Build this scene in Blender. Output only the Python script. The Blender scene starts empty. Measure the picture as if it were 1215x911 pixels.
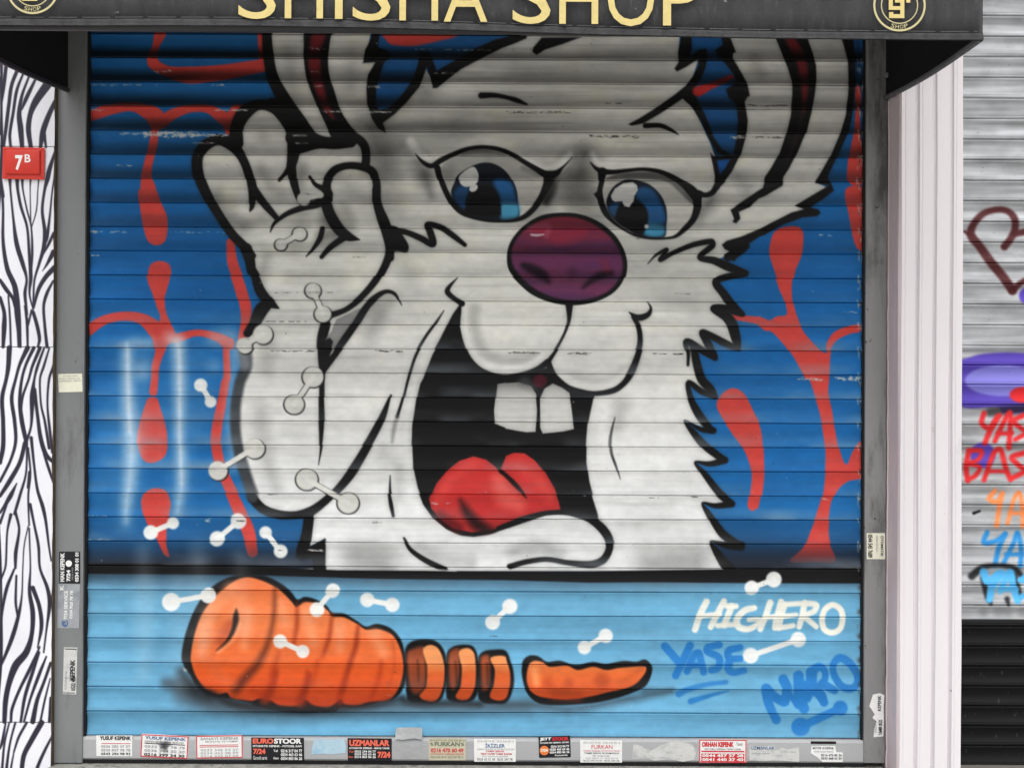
import bpy, bmesh, math, random
import numpy as np
from mathutils import Vector, Matrix

random.seed(5)
scene = bpy.context.scene
col = scene.collection

# ------------------------------------------------------------------ camera
IMG_W, IMG_H = 1215.0, 911.0          # the photograph's pixel grid, used to read positions off it
F_PX, DIST, CAM_Z = 1554.0, 4.2, 1.212
PITCH, ROLL = math.radians(0.17), math.radians(0.28)
C_FWD = Vector((0, math.cos(PITCH), math.sin(PITCH)))
_u0 = Vector((0, -math.sin(PITCH), math.cos(PITCH)))
_r0 = Vector((1, 0, 0))
C_RIGHT = _r0 * math.cos(ROLL) + _u0 * math.sin(ROLL)
C_UP = _u0 * math.cos(ROLL) - _r0 * math.sin(ROLL)
C_POS = Vector((0, -DIST, CAM_Z))
cam_d = bpy.data.cameras.new('camera')
cam_d.sensor_fit = 'HORIZONTAL'
cam_d.sensor_width = 36.0
cam_d.lens = F_PX / IMG_W * 36.0
cam_d.clip_start, cam_d.clip_end = 0.05, 1000
cam = bpy.data.objects.new('camera', cam_d)
_m = Matrix.Identity(4)
for _i in range(3):
    _m[_i][0], _m[_i][1], _m[_i][2], _m[_i][3] = C_RIGHT[_i], C_UP[_i], -C_FWD[_i], C_POS[_i]
cam.matrix_world = _m
col.objects.link(cam)
scene.camera = cam

# ------------------------------------------------------------------ sky and a veiled sun
SUN_EL, SUN_AZ = math.radians(60), math.radians(184)     # azimuth from +Y, clockwise
world = bpy.data.worlds.new('World')
scene.world = world
world.use_nodes = True
nt = world.node_tree
bg = nt.nodes['Background']
sky = nt.nodes.new('ShaderNodeTexSky')
sky.sky_type = 'NISHITA'
sky.sun_disc = False
sky.sun_elevation = SUN_EL
sky.sun_rotation = SUN_AZ
sky.air_density, sky.dust_density, sky.ozone_density = 1.0, 4.0, 1.0
hs = nt.nodes.new('ShaderNodeHueSaturation')
hs.inputs['Saturation'].default_value = 0.10                # cloud cover: nearly grey light
nt.links.new(sky.outputs['Color'], hs.inputs['Color'])
nt.links.new(hs.outputs['Color'], bg.inputs['Color'])
bg.inputs['Strength'].default_value = 0.15
sun_d = bpy.data.lights.new('sun', 'SUN')
sun_d.energy = 0.5
sun_d.angle = math.radians(60)
sun_d.color = (1.0, 0.965, 0.92)
sun = bpy.data.objects.new('sun', sun_d)
_dir = Vector((math.sin(SUN_AZ) * math.cos(SUN_EL), math.cos(SUN_AZ) * math.cos(SUN_EL), math.sin(SUN_EL)))
sun.rotation_euler = _dir.to_track_quat('Z', 'Y').to_euler()
sun.location = _dir * 20
col.objects.link(sun)
vs = scene.view_settings
vs.view_transform, vs.look, vs.gamma, vs.use_curve_mapping = 'Standard', 'None', 1.0, False
vs.exposure = 0.6
try:
    scene.cycles.max_bounces = 5
    scene.cycles.diffuse_bounces = 3
    scene.cycles.glossy_bounces = 2
except Exception:
    pass


def ray(px, py):
    return C_FWD + C_RIGHT * ((px - IMG_W / 2) / F_PX) - C_UP * ((py - IMG_H / 2) / F_PX)


def at(px, py, Y=0.0):
    """world point seen at photo position (px, py) on the upright plane y = Y"""
    d = ray(px, py)
    return C_POS + d * ((Y - C_POS.y) / d.y)


def photo(X, Y, Z):
    """photo position of world points (numpy arrays)"""
    dx, dy, dz = X - C_POS.x, Y - C_POS.y, Z - C_POS.z
    w = dx * C_FWD.x + dy * C_FWD.y + dz * C_FWD.z
    u = dx * C_RIGHT.x + dy * C_RIGHT.y + dz * C_RIGHT.z
    v = dx * C_UP.x + dy * C_UP.y + dz * C_UP.z
    return IMG_W / 2 + F_PX * u / w, IMG_H / 2 - F_PX * v / w

# ------------------------------------------------------------------ paint engine
# Spray paint is laid down as strokes and filled outlines in wall millimetre-like
# units; the result becomes the paint colour of the real, corrugated sheet.
TILES = {}
for _r, _n in enumerate('ABC'):
    for _c in range(3):
        TILES[_n + str(_c)] = (300 * _c, 225 * _r, 4.05)
    TILES[_n + '3'] = (900, 225 * _r, 3.857)
for _c in range(3):
    TILES['D%d' % _c] = (300 * _c, 675, 3.86)
TILES['D3'] = (900, 675, 3.857)
TILES['E'] = (220, 110, 4.673)
TILES['F'] = (480, 150, 6.075)
TILES['G'] = (680, 150, 6.075)
TILES['H'] = (780, 690, 4.86)
TILES['I'] = (860, 30, 5.061)
TILES['J'] = (1100, 225, 3.574)
TILES['K'] = (1130, 440, 2.847)
TILES['X'] = (0, 225, 4.05)
TILES['Z1'] = (0, 0, 3.257)
TILES['Z2'] = (0, 270, 3.257)
TILES['Z3'] = (0, 540, 3.257)
TILES['Z4'] = (0, 640, 3.364)
TILES['N'] = (0, 0, 1.0)
TILES['M'] = (895, 765, 8.281)


def P(s):
    """'B1 x,y,w x,y ...' -> array of (x, y, w)"""
    out = []
    t = (0, 0, 1.0)
    lw = 0.0
    for tok in s.split():
        if tok in TILES:
            t = TILES[tok]
            lw = lw
            continue
        v = [float(a) for a in tok.split(',')]
        w = v[2] / t[2] if len(v) > 2 else lw
        lw = w
        out.append((t[0] + v[0] / t[2], t[1] + v[1] / t[2], w))
    return np.array(out)


def smooth_path(p, closed=False, n=7):
    p = np.asarray(p, float)
    if len(p) < 3:
        return p
    if closed:
        q = np.vstack([p[-1:], p, p[:2]])
    else:
        q = np.vstack([2 * p[:1] - p[1:2], p, 2 * p[-1:] - p[-2:-1]])
    res = []
    ts = np.linspace(0, 1, n, endpoint=False)[:, None]
    for i in range(1, len(q) - 2):
        a, b, c, d = q[i - 1], q[i], q[i + 1], q[i + 2]
        L = np.hypot(*(c - b)[:2]) + 1e-6
        m1 = (c - a) * 0.5
        m2 = (d - b) * 0.5
        for m in (m1, m2):                       # keep tangents short next to corners
            l = np.hypot(*m[:2])
            if l > L:
                m *= L / l
        h1 = 2 * ts**3 - 3 * ts**2 + 1
        h2 = -2 * ts**3 + 3 * ts**2
        h3 = ts**3 - 2 * ts**2 + ts
        h4 = ts**3 - ts**2
        res.append(h1 * b + h2 * c + h3 * m1 + h4 * m2)
    res = np.vstack(res)
    if not closed:
        res = np.vstack([res, p[-1:]])
    return res


def fbm(shape, sx, sy, seed, octaves=3):
    """cheap value noise, 0..1, sx/sy = feature size in samples"""
    rng = np.random.RandomState(seed)
    H, W = shape
    tot = np.zeros(shape, np.float32)
    amp, s = 1.0, 0.0
    for o in range(octaves):
        gx = max(2, int(W / sx) + 3)
        gy = max(2, int(H / sy) + 3)
        g = rng.rand(gy, gx).astype(np.float32)
        yy = np.minimum(np.arange(H) / sy, gy - 1.001)
        xx = np.minimum(np.arange(W) / sx, gx - 1.001)
        yi = yy.astype(int); xi = xx.astype(int)
        fy = (yy - yi).astype(np.float32)[:, None]; fx = (xx - xi).astype(np.float32)[None, :]
        fy = fy * fy * (3 - 2 * fy); fx = fx * fx * (3 - 2 * fx)
        a = g[yi][:, xi]; b = g[yi][:, xi + 1]; c = g[yi + 1][:, xi]; d = g[yi + 1][:, xi + 1]
        tot += amp * ((a * (1 - fx) + b * fx) * (1 - fy) + (c * (1 - fx) + d * fx) * fy)
        s += amp
        amp *= 0.5
        sx = max(1.0, sx / 2); sy = max(1.0, sy / 2)
    return tot / s


class Canvas:
    def __init__(self, x0, y0, x1, y1, k, base=(1, 1, 1)):
        self.x0, self.y0, self.k = x0, y0, k
        self.W = int(round((x1 - x0) * k)) + 1
        self.H = int(round((y1 - y0) * k)) + 1
        self.img = np.empty((self.H, self.W, 3), np.float32)
        self.img[:] = np.array(base, np.float32)
        self.lab = np.zeros((self.H, self.W), np.int16)

    def _box(self, xa, ya, xb, yb):
        k = self.k
        return (max(0, int((xa - self.x0) * k)), max(0, int((ya - self.y0) * k)),
                min(self.W, int((xb - self.x0) * k) + 2), min(self.H, int((yb - self.y0) * k) + 2))

    def _apply(self, i0, j0, sdf, col, soft, alpha, lab, noise=0.0):
        h, w = sdf.shape
        a = np.clip(0.5 - sdf / (2 * soft), 0, 1)
        a = a * a * (3 - 2 * a) * alpha
        sl = (slice(j0, j0 + h), slice(i0, i0 + w))
        if callable(col):
            yy = self.y0 + (j0 + np.arange(h)) / self.k
            xx = self.x0 + (i0 + np.arange(w)) / self.k
            X, Y = np.meshgrid(xx, yy)
            c = col(X, Y)
        else:
            c = np.array(col, np.float32) / 255.0
        if noise:
            a = a * (1 - noise + noise * 2 * np.random.RandomState(int(i0 + j0)).rand(h, w))
            a = np.clip(a, 0, 1)
        a = a[..., None].astype(np.float32)
        self.img[sl] = self.img[sl] * (1 - a) + c * a
        if lab is not None:
            L = self.lab[sl]
            L[sdf < 0] = lab

    def stroke(self, s, col, soft=0.8, alpha=1.0, smooth=True, lab=None, closed=False, grow=0.0, dx=0, dy=0, noise=0.0):
        p = P(s) if isinstance(s, str) else np.asarray(s, float)
        if p.shape[1] == 2:
            p = np.hstack([p, np.ones((len(p), 1))])
        if smooth:
            p = smooth_path(p, closed)
        if closed:
            p = np.vstack([p, p[:1]])
        p = p.copy(); p[:, 0] += dx; p[:, 1] += dy
        r = np.maximum(p[:, 2] / 2 + grow, 0.05)
        m = r.max() + soft + 1
        i0, j0, i1, j1 = self._box(p[:, 0].min() - m, p[:, 1].min() - m, p[:, 0].max() + m, p[:, 1].max() + m)
        if i1 <= i0 or j1 <= j0:
            return
        sdf = np.full((j1 - j0, i1 - i0), 1e3, np.float32)
        if len(p) == 1:
            p = np.vstack([p, p]); r = np.append(r, r)
        for q in range(len(p) - 1):
            ax, ay = p[q, :2]; bx, by = p[q + 1, :2]
            mm = max(r[q], r[q + 1]) + soft + 1
            a0, b0, a1, b1 = self._box(min(ax, bx) - mm, min(ay, by) - mm, max(ax, bx) + mm, max(ay, by) + mm)
            if a1 <= a0 or b1 <= b0:
                continue
            X = (self.x0 + np.arange(a0, a1) / self.k)[None, :]
            Y = (self.y0 + np.arange(b0, b1) / self.k)[:, None]
            ex, ey = bx - ax, by - ay
            L2 = ex * ex + ey * ey + 1e-9
            t = np.clip(((X - ax) * ex + (Y - ay) * ey) / L2, 0, 1)
            d = np.hypot(X - ax - t * ex, Y - ay - t * ey) - (r[q] + (r[q + 1] - r[q]) * t)
            v = sdf[b0 - j0:b1 - j0, a0 - i0:a1 - i0]
            np.minimum(v, d, out=v)
        self._apply(i0, j0, sdf, col, soft, alpha, lab, noise)

    def poly(self, s, col, soft=0.8, alpha=1.0, smooth=True, lab=None, noise=0.0):
        p = P(s) if isinstance(s, str) else np.asarray(s, float)
        p = p[:, :2]
        if smooth:
            p = smooth_path(p, True, 5)
        m = soft + 2
        i0, j0, i1, j1 = self._box(p[:, 0].min() - m, p[:, 1].min() - m, p[:, 0].max() + m, p[:, 1].max() + m)
        if i1 <= i0 or j1 <= j0:
            return
        xs = self.x0 + np.arange(i0, i1) / self.k
        ys = self.y0 + np.arange(j0, j1) / self.k
        ins = np.zeros((j1 - j0, i1 - i0), bool)
        dist = np.full(ins.shape, 1e3, np.float32)
        n = len(p)
        for q in range(n):
            ax, ay = p[q]; bx, by = p[(q + 1) % n]
            ya, yb = min(ay, by), max(ay, by)
            rows = np.nonzero((ys >= ya) & (ys < yb))[0]
            if len(rows):
                xc = ax + (ys[rows] - ay) / (by - ay) * (bx - ax)
                ins[rows] ^= xs[None, :] < xc[:, None]
            a0, b0, a1, b1 = self._box(min(ax, bx) - m, ya - m, max(ax, bx) + m, yb + m)
            if a1 <= a0 or b1 <= b0:
                continue
            X = (self.x0 + np.arange(a0, a1) / self.k)[None, :]
            Y = (self.y0 + np.arange(b0, b1) / self.k)[:, None]
            ex, ey = bx - ax, by - ay
            t = np.clip(((X - ax) * ex + (Y - ay) * ey) / (ex * ex + ey * ey + 1e-9), 0, 1)
            d = np.hypot(X - ax - t * ex, Y - ay - t * ey)
            v = dist[b0 - j0:b1 - j0, a0 - i0:a1 - i0]
            np.minimum(v, d, out=v)
        self._apply(i0, j0, np.where(ins, -dist, dist), col, soft, alpha, lab, noise)

    def ell(self, cx, cy, rx, ry, col, rot=0, **kw):
        a = np.linspace(0, 2 * math.pi, 40, endpoint=False)
        x = rx * np.cos(a); y = ry * np.sin(a)
        c, s_ = math.cos(rot), math.sin(rot)
        self.poly(np.stack([cx + x * c - y * s_, cy + x * s_ + y * c], 1), col, smooth=False, **kw)

    def blob(self, s, col, alpha=0.5, soft=None):
        """one soft puff of spray: 'TILE x,y,diameter'"""
        for x, y, w in P(s):
            self.stroke(np.array([[x, y, w * 0.3]]), col, soft=(soft or w * 0.45), alpha=alpha, smooth=False)

    def sample(self, px, py):
        """bilinear sample at arrays of coordinates"""
        u = np.clip((px - self.x0) * self.k, 0, self.W - 1.001)
        v = np.clip((py - self.y0) * self.k, 0, self.H - 1.001)
        i = u.astype(int); j = v.astype(int)
        fu = (u - i)[..., None].astype(np.float32); fv = (v - j)[..., None].astype(np.float32)
        A = self.img
        return (A[j, i] * (1 - fu) + A[j, i + 1] * fu) * (1 - fv) + (A[j + 1, i] * (1 - fu) + A[j + 1, i + 1] * fu) * fv

    def label(self, px, py):
        i = np.clip(np.round((px - self.x0) * self.k).astype(int), 0, self.W - 1)
        j = np.clip(np.round((py - self.y0) * self.k).astype(int), 0, self.H - 1)
        return self.lab[j, i]


def vgrad(*stops):
    ys = [s[0] for s in stops]
    cs = np.array([s[1] for s in stops], np.float32) / 255.0
    def f(X, Y):
        return np.stack([np.interp(Y, ys, cs[:, i]) for i in range(3)], -1).astype(np.float32)
    return f


# ------------------------------------------------------------------ part ids of the mural
(L_WALL, L_RABBIT, L_EAR, L_HAND, L_EYE, L_EYE2, L_NOSE, L_MOUTH, L_TOOTH, L_TOOTH2, L_TONGUE, L_EAR2,
 L_CARROT, L_SLICE1, L_SLICE2, L_SLICE3, L_TIP, L_HIGH, L_YASE, L_MARO, L_BAND) = range(21)
L_BONE = 30
INK = (17, 17, 18)


def paint_mural(k=1.25):
    c = Canvas(92, 28, 1036, 884, k)
    H, W = c.H, c.W
    yy = c.y0 + np.arange(H) / k
    xx = c.x0 + np.arange(W) / k
    X, Y = np.meshgrid(xx, yy)
    # --- ground coat: deep blue above, sky blue table below
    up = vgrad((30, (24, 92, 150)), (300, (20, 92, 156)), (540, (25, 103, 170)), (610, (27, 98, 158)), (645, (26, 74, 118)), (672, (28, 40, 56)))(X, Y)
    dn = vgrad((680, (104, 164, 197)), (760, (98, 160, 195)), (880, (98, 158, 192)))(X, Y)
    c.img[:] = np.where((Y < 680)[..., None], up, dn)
    n1 = fbm((H, W), 260, 22, 3, 3)
    n2 = fbm((H, W), 60, 50, 4, 3)
    c.img *= (0.86 + 0.20 * n1 + 0.08 * n2)[..., None]
    RED = (198, 66, 60)
    R = dict(soft=1.3)
    for s in ("A0 770,165,58 750,225,34 735,300,55 800,342,52 900,362,80 1050,352,75 A1 0,325,65 70,312,62",
              "A1 38,160,30 45,290,30",
              "A0 410,572,34 470,545,55 540,525,50 640,515,45 730,550,80 750,575,85 745,620,40",
              "A0 770,590,60 840,545,50 920,522,38 1000,525,42 1060,560,60 1090,585,60 1098,640,24",
              "A0 1090,590,50 1130,525,40 1170,512,20",
              "A0 745,610,35 738,690,42 715,790,42 705,860,55 712,911,76",
              "B0 415,682,58 500,628,46 600,608,44 690,625,55 770,690,90",
              "B0 850,715,45 950,688,32 1050,710,42 1100,740,60",
              "B0 775,720,80 765,780,45 745,850,38 742,911,36 C0 735,60,40",
              "B0 1105,255,40 1115,350,50 1150,450,55 1180,560,55 1180,640,45 1165,720,40",
              "B0 1085,770,32 1090,900,36 C0 1080,20,40 1065,120,45 1045,230,50 1040,330,50 1070,450,50 1120,560,55 1160,650,62 1195,740,60 1215,830,50",
              "B2 1090,612,24 1215,630,36 B3 40,622,50",
              "A2 925,440,52 990,412,32 1085,372,30",
              "I 800,380,34 800,470,36 795,560,30 795,660,45 790,800,90 790,911,110"):
        c.stroke(s, RED, **R)
    for s in ("B0 668,0 745,0 775,70 800,130 802,200 788,250 750,268 710,250 688,190 672,100",
              "B0 708,405 722,360 765,343 812,362 820,420 805,480 792,535 802,600 845,690 835,730 770,750 735,690 770,620 752,560 735,500 715,450",
              "C0 715,90 755,90 772,140 800,230 806,310 790,370 740,400 690,390 663,330 660,270 680,180 700,120",
              "C0 680,590 700,540 750,522 800,540 822,590 815,650 800,720 800,790 815,850 790,840 760,780 735,740 700,680",
              "A1 635,168 985,172 900,197 780,222 690,220 650,205",
              "B3 50,250 70,195 120,170 185,173 203,210 195,300 167,370 155,440 160,520 185,600 215,660 302,748 315,700 345,655 400,628 465,618 470,648 420,660 360,690 330,740 322,868 C3 318,60 335,130 350,220 368,310 388,375 405,388 430,330 465,285 484,288 484,440 410,465 365,500 335,560 325,620 320,700 330,760 352,832 250,835 145,832 205,770 235,700 265,620 290,540 300,470 305,390 305,310 295,230 280,150 255,70 230,0 B3 215,868 200,840 155,760 110,700 60,650 0,620 0,580 45,600 85,580 128,572 122,515 95,450 70,370 48,300",
              "C2 1015,130 1030,80 1075,45 1120,50 1160,90 1200,170 1215,195 C3 18,260 25,400 18,500 0,590 C2 1205,622 1185,632 1165,610 1170,560 1180,480 1175,420 1140,330 1090,260 1045,190",
              "B3 398,0 484,0 486,282 455,275 435,240 415,140"):
        c.poly(s, RED, **R)
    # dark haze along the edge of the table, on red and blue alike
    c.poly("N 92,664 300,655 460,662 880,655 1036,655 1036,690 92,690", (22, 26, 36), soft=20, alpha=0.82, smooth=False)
    # white spray columns
    for s, a in (("B0 608,760,30 610,911,40 C0 618,130,50 630,250,60 632,350,60 622,470,45 612,580,34 605,680,4", 0.8),
                 ("B0 855,735,45 862,900,45 C0 865,150,34 865,300,30 870,420,36 868,540,26 855,640,16", 0.85),
                 ("C0 770,150,30 770,400,26", 0.10),
                 ("B0 650,735,34 720,735,34", 0.5), ("B0 820,715,60 860,735,50", 0.5),
                 ("B0 1040,715,80 1110,715,90 1125,800,60 C0 1110,40,50 1110,250,50 1120,420,40", 0.42),
                 ("B0 690,860,100", 0.22), ("B0 1030,850,60", .3), ("B0 680,880,50", .35)):
        c.stroke(s, (218, 228, 234), soft=10.5, alpha=a * .9, noise=.08)
    for s, a in (("B0 612,760,60 616,911,90 C0 625,250,110 620,500,90 600,700,50", .20), ("B0 858,760,60 862,911,90 C0 868,300,90 866,560,60", .20), ("B0 700,760,60 700,911,70 C0 700,300,90", .10), ("B0 960,760,60 980,911,70 C0 960,260,80", .10), ("C0 520,60,80 500,500,120", .07)):
        c.stroke(s, (200, 216, 228), soft=18, alpha=a * 1.25, noise=.1)
    c.stroke("B0 612,740,12 616,911,14 C0 625,250,10", (236, 240, 242), soft=4.5, alpha=0.42, noise=.1)
    c.stroke("B0 858,750,12 862,911,12 C0 868,500,8", (236, 240, 242), soft=4.5, alpha=0.42, noise=.1)

    # ------------------------------------------------------------ rabbit
    wn = fbm((H, W), 220, 30, 7, 3)
    wn2 = fbm((H, W), 40, 24, 8, 3)
    def white(Xc, Yc):
        b = vgrad((40, (216, 216, 211)), (170, (216, 216, 210)), (300, (218, 218, 211)), (450, (221, 221, 217)), (620, (221, 222, 221)), (690, (216, 218, 217)))(Xc, Yc)
        j = np.clip(np.round((Yc - c.y0) * k).astype(int), 0, H - 1)
        i = np.clip(np.round((Xc - c.x0) * k).astype(int), 0, W - 1)
        b = b * (np.interp(Yc, [40, 330, 600], [0.74, 0.80, 0.90]) + np.interp(Yc, [40, 330, 600], [0.34, 0.26, 0.12]) * wn[j, i] + 0.07 * wn2[j, i])[..., None]
        warm = np.clip((wn2[j, i] - 0.52) * 3, 0, 1) * np.clip((520 - Yc) / 300, 0, 1)
        return np.clip(b * (1 - warm[..., None] * np.array([0.01, 0.018, 0.065], np.float32)), 0, 1)
    # black gap shapes first: left ear | head, head | right ear
    head = ("A1 640,165 A2 845,165 830,300 935,285 900,370 850,455 890,510 980,690 1000,760 1010,860 1000,911 "
            "G 1040,420 B2 1100,120 1200,60 I 40,911 I 30,95 310,95 380,260 405,380 370,650 280,860 B2 1100,90 "
            "B3 0,190 B2 1050,265 1120,300 1070,330 ")
    face = ("A1 600,600 700,520 830,330 870,400 1215,200 A2 60,110 845,110 830,260 930,280 900,370 860,450 900,520 980,680 1010,760 1010,860 "
            "1000,911 1120,911 1200,911 A3 0,190 150,190 410,200 412,390 360,640 262,836 B3 335,0 170,75 270,100 110,150 0,198 B2 1130,235 1045,265 1110,300 1000,340 1070,370 1150,402 1010,445 1050,500 1100,570 1140,600 1000,572 "
            "1060,610 1110,720 1120,765 950,685 1000,800 1005,810 870,730 905,770 940,905 C2 985,50 1005,85 880,20 890,100 930,170 1000,245 865,200 900,250 960,320 "
            "1050,388 910,398 950,450 1020,540 1085,598 950,595 980,650 1040,740 1130,798 985,778 1010,820 1075,911 D2 1060,0 400,8 0,8 D1 300,6 180,0 "
            "C1 345,905 350,765 275,800 295,640 330,600 318,400 B1 322,870 330,640 380,600 590,440 655,280 640,180 E 1110,770 1080,690 1050,500 1000,400 1005,300 940,255")
    c.poly(face, white, smooth=False, lab=L_RABBIT)
    # left ear
    c.poly("A1 78,95 80,250 100,370 150,480 215,580 290,660 400,680 530,670 600,610 560,500 550,400 590,300 540,300 560,200 580,95", white, smooth=False, lab=L_EAR)
    # right ear lies over the head shape
    c.poly("I 20,60 735,60 740,95 745,210 755,340 750,420 735,540 700,660 650,780 575,911 A3 262,836 B3 150,105 0,200 B2 1150,225 1100,150 1170,60 1120,0 A2 1020,925 1060,830 1115,720 1140,640 1145,580 1130,490 1150,462 1140,400 1090,300 1095,250 1070,150", white, smooth=False, lab=L_EAR2)
    # hand and forearm
    hand = ("E 70,400 80,330 110,290 180,262 240,285 270,270 280,190 330,110 400,65 480,80 540,130 590,220 610,330 640,300 720,280 850,270 940,255 990,290 1005,400 "
            "1040,440 1060,510 1060,600 1080,690 1110,770 1130,850 B1 655,280 640,350 590,440 520,520 450,575 340,640 335,800 335,880 C1 335,100 335,210 328,320 350,560 270,640 200,655 120,650 50,625 "
            "0,580 C0 1215,570 1170,440 1140,300 1130,150 1150,20 B0 1175,850 1180,720 1200,640 B1 10,600 60,530 0,440 B0 1200,370 1190,290 1150,260 1080,190 1010,80 E 190,690 120,570 75,460")
    c.poly(hand, white, smooth=False, lab=L_HAND)
    GR = (92, 92, 90)
    # airbrushed modelling greys (they are part of the drawing)
    for s, a in (("E 170,570,80 240,690,90 310,740,70", .30), ("E 330,740,70 420,690,60", .16), ("E 790,700,90 830,770,90 760,800,60", .5),
                 ("E 850,480,60 1000,600,70", .15), ("E 650,420,60 640,500,50", .28), ("E 520,560,60", .18), ("E 430,250,60", .18),
                 ("B1 60,330,60 40,420,50", .22), ("B1 1090,560,100 1080,700,90", .22), ("B1 520,620,50 600,600,90 560,700,60", .2),
                 ("A2 370,790,130 350,870,150 380,740,80", .62), ("A2 240,860,110 300,900,120 B2 400,60,90", .3), ("A1 560,600,140 600,700,150 640,780,110", .42), ("A1 700,470,110 760,400,90 830,440,80", .30), ("A1 880,640,90 1050,640,90", .14), ("A2 250,720,150 130,700,100", .16), ("A1 830,840,90 800,780,80", .4),
                 ("A1 660,720,150 720,700,100", .2), ("A2 180,860,100 160,911,80 B2 170,30,110 140,60,80", .55), ("G 900,620,110 980,560,80 1010,500,50", .45),
                 ("B2 330,100,120 430,130,60 80,120,60", .3), ("B2 330,700,60 310,740,60", .3), ("F 170,430,40 190,500,40 150,350,60", .4),
                 ("F 850,350,80 930,400,60", .0), ("A1 700,190,90 1000,430,60", .0), ("A2 500,430,160 700,400,120", .06),
                 ("C1 620,350,80 700,420,60", .12), ("C2 560,120,80 540,220,60", .18), ("C1 500,850,120 620,880,140", .35), ("C2 900,880,160 700,890,120", .35),
                 ("C1 700,420,40 700,560,40", .12), ("A1 170,240,60 200,520,60", .16), ("A1 470,420,70 480,240,60", .14),
                 ("A1 640,640,120 800,620,120 960,600,120", .22), ("A1 620,820,120 640,911,120 B1 660,60,120", .22), ("A1 1050,560,120 A2 60,620,140", .16), ("A2 420,330,160 760,330,120", .14), ("A2 100,330,140 300,330,140", .10), ("B1 700,300,100 760,420,80", .12), ("B2 700,180,100 860,160,90", .14), ("B2 760,520,70 900,560,70", .10), ("C1 40,150,70 60,350,70 110,520,60", .18), ("B1 80,700,70 60,860,70", .16), ("B1 200,420,80 420,430,80", .10), ("E 650,700,80 600,850,80", .16), ("E 420,420,50 470,520,50", .2), ("E 880,640,60 920,740,60", .22), ("A2 1120,850,60 B2 1160,10,50", .2), ("C1 420,500,90 520,600,80", .08), ("C2 620,700,120 760,640,120", .07), ("B2 420,680,60 400,800,60", .1), ("B2 120,640,70 60,760,70", .1),
                 ("A2 60,420,200 300,480,160", .10), ("I 180,200,70 220,300,60", .18)):
        if a:
            wmax = P(s)[:, 2].max()
            c.stroke(s, GR, soft=max(8.0, 0.62 * wmax), alpha=min(.85, a * 1.5), noise=.08)
    # brow highlights
    c.stroke("A1 760,680,40 800,740,40 850,765,30", (232, 232, 228), soft=4, alpha=.75)
    c.stroke("A2 70,770,40 180,815,45 260,800,40 310,740,25", (232, 232, 228), soft=4, alpha=.75)
    c.stroke("A2 420,740,24 450,785,30 540,800,36 700,790,30", (232, 232, 228), soft=4, alpha=.8)
    c.stroke("F 330,180,20 450,120,26 600,95,26 760,130,24", (222, 222, 216), soft=4, alpha=.5)

    K = dict(soft=1.15)
    # --- black of left ear
    c.stroke("A1 66,95,44 68,150,46 74,250,50 95,370,55 150,480,66 215,585,78 285,665,64 380,690,56 470,680,60", INK, lab=L_EAR, **K)
    c.poly("A1 260,95 384,95 372,200 362,290 370,370 395,450 420,530 470,610 520,670 400,680 345,590 300,490 265,400 248,310 246,230", INK, lab=L_EAR, **K)
    c.stroke("A1 322,95,70 318,160,70 300,240,58 298,330,60 320,420,44 345,500,36 385,570,14", (128, 34, 40), soft=2.5, lab=L_EAR, alpha=.85)
    # gap between left ear and head
    c.poly("A1 578,95 620,95 1215,95 A2 100,95 60,200 A1 1215,225 1120,270 1000,335 940,380 885,425 865,425 855,370 838,320 800,420 740,490 680,550 622,592 638,640 600,615 570,570 550,500 545,430 555,360 590,300 530,305 542,240 570,185", INK, lab=L_RABBIT, smooth=False, **K)
    c.poly("A1 625,95 1215,95 A2 80,95 70,150 A1 1215,183 1170,190 1080,230 960,298 900,333 885,345 865,290 850,252 800,250 795,310 770,380 730,440 685,492 650,520 603,528 590,490 592,430 607,380 632,300 670,275 650,245 603,230 605,200", (28, 84, 142), smooth=False, soft=1.2, lab=L_WALL)
    c.poly("A1 600,100 1000,110 985,172 900,197 780,222 690,220 650,205", RED, soft=2)
    c.stroke("A2 -5,205,44 45,192,34 95,180,16", INK, lab=L_RABBIT, **K)
    c.poly("A2 135,228 175,182 365,180 270,215 190,240 150,265 130,250", INK, smooth=False, lab=L_RABBIT, **K)
    # gap between head and right ear
    c.poly("A2 848,110 845,180 830,250 832,300 812,332 825,345 870,322 925,285 930,312 900,370 870,408 820,450 740,508 640,570 588,598 605,605 660,594 740,548 850,475 890,510 940,590 980,672 1010,725 1050,755 1000,752 985,735 1000,800 1010,860 1000,925 1045,885 1090,825 1132,740 1155,660 1162,580 1148,490 1160,470 1173,460 1160,400 1122,330 1082,265 1107,250 1080,180 1075,110", INK, smooth=False, lab=L_RABBIT, **K)
    c.poly("A2 897,110 1034,110 1038,180 1045,215 1008,245 1030,280 1060,310 1098,360 1110,398 1058,430 1070,468 1108,500 1115,580 1110,660 1095,750 1040,718 1000,660 960,560 920,480 905,430 940,380 960,330 972,270 965,236 930,240 905,262 885,285 895,240", (28, 84, 142), smooth=False, soft=1.2, lab=L_WALL)
    c.stroke("A2 925,440,52 990,412,32 1085,372,22", (190, 46, 44), soft=2)
    c.poly("A2 1018,772 1082,766 1056,812 1032,842", (20, 82, 154), smooth=False, soft=1.2)
    c.stroke("A2 670,605,24 740,604,22 790,624,16 832,648,3", INK, lab=L_RABBIT, **K)
    c.stroke("A1 1098,460,30 1160,459,24 1215,468,20 A2 55,484,22 102,503,8", INK, lab=L_RABBIT, **K)
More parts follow.
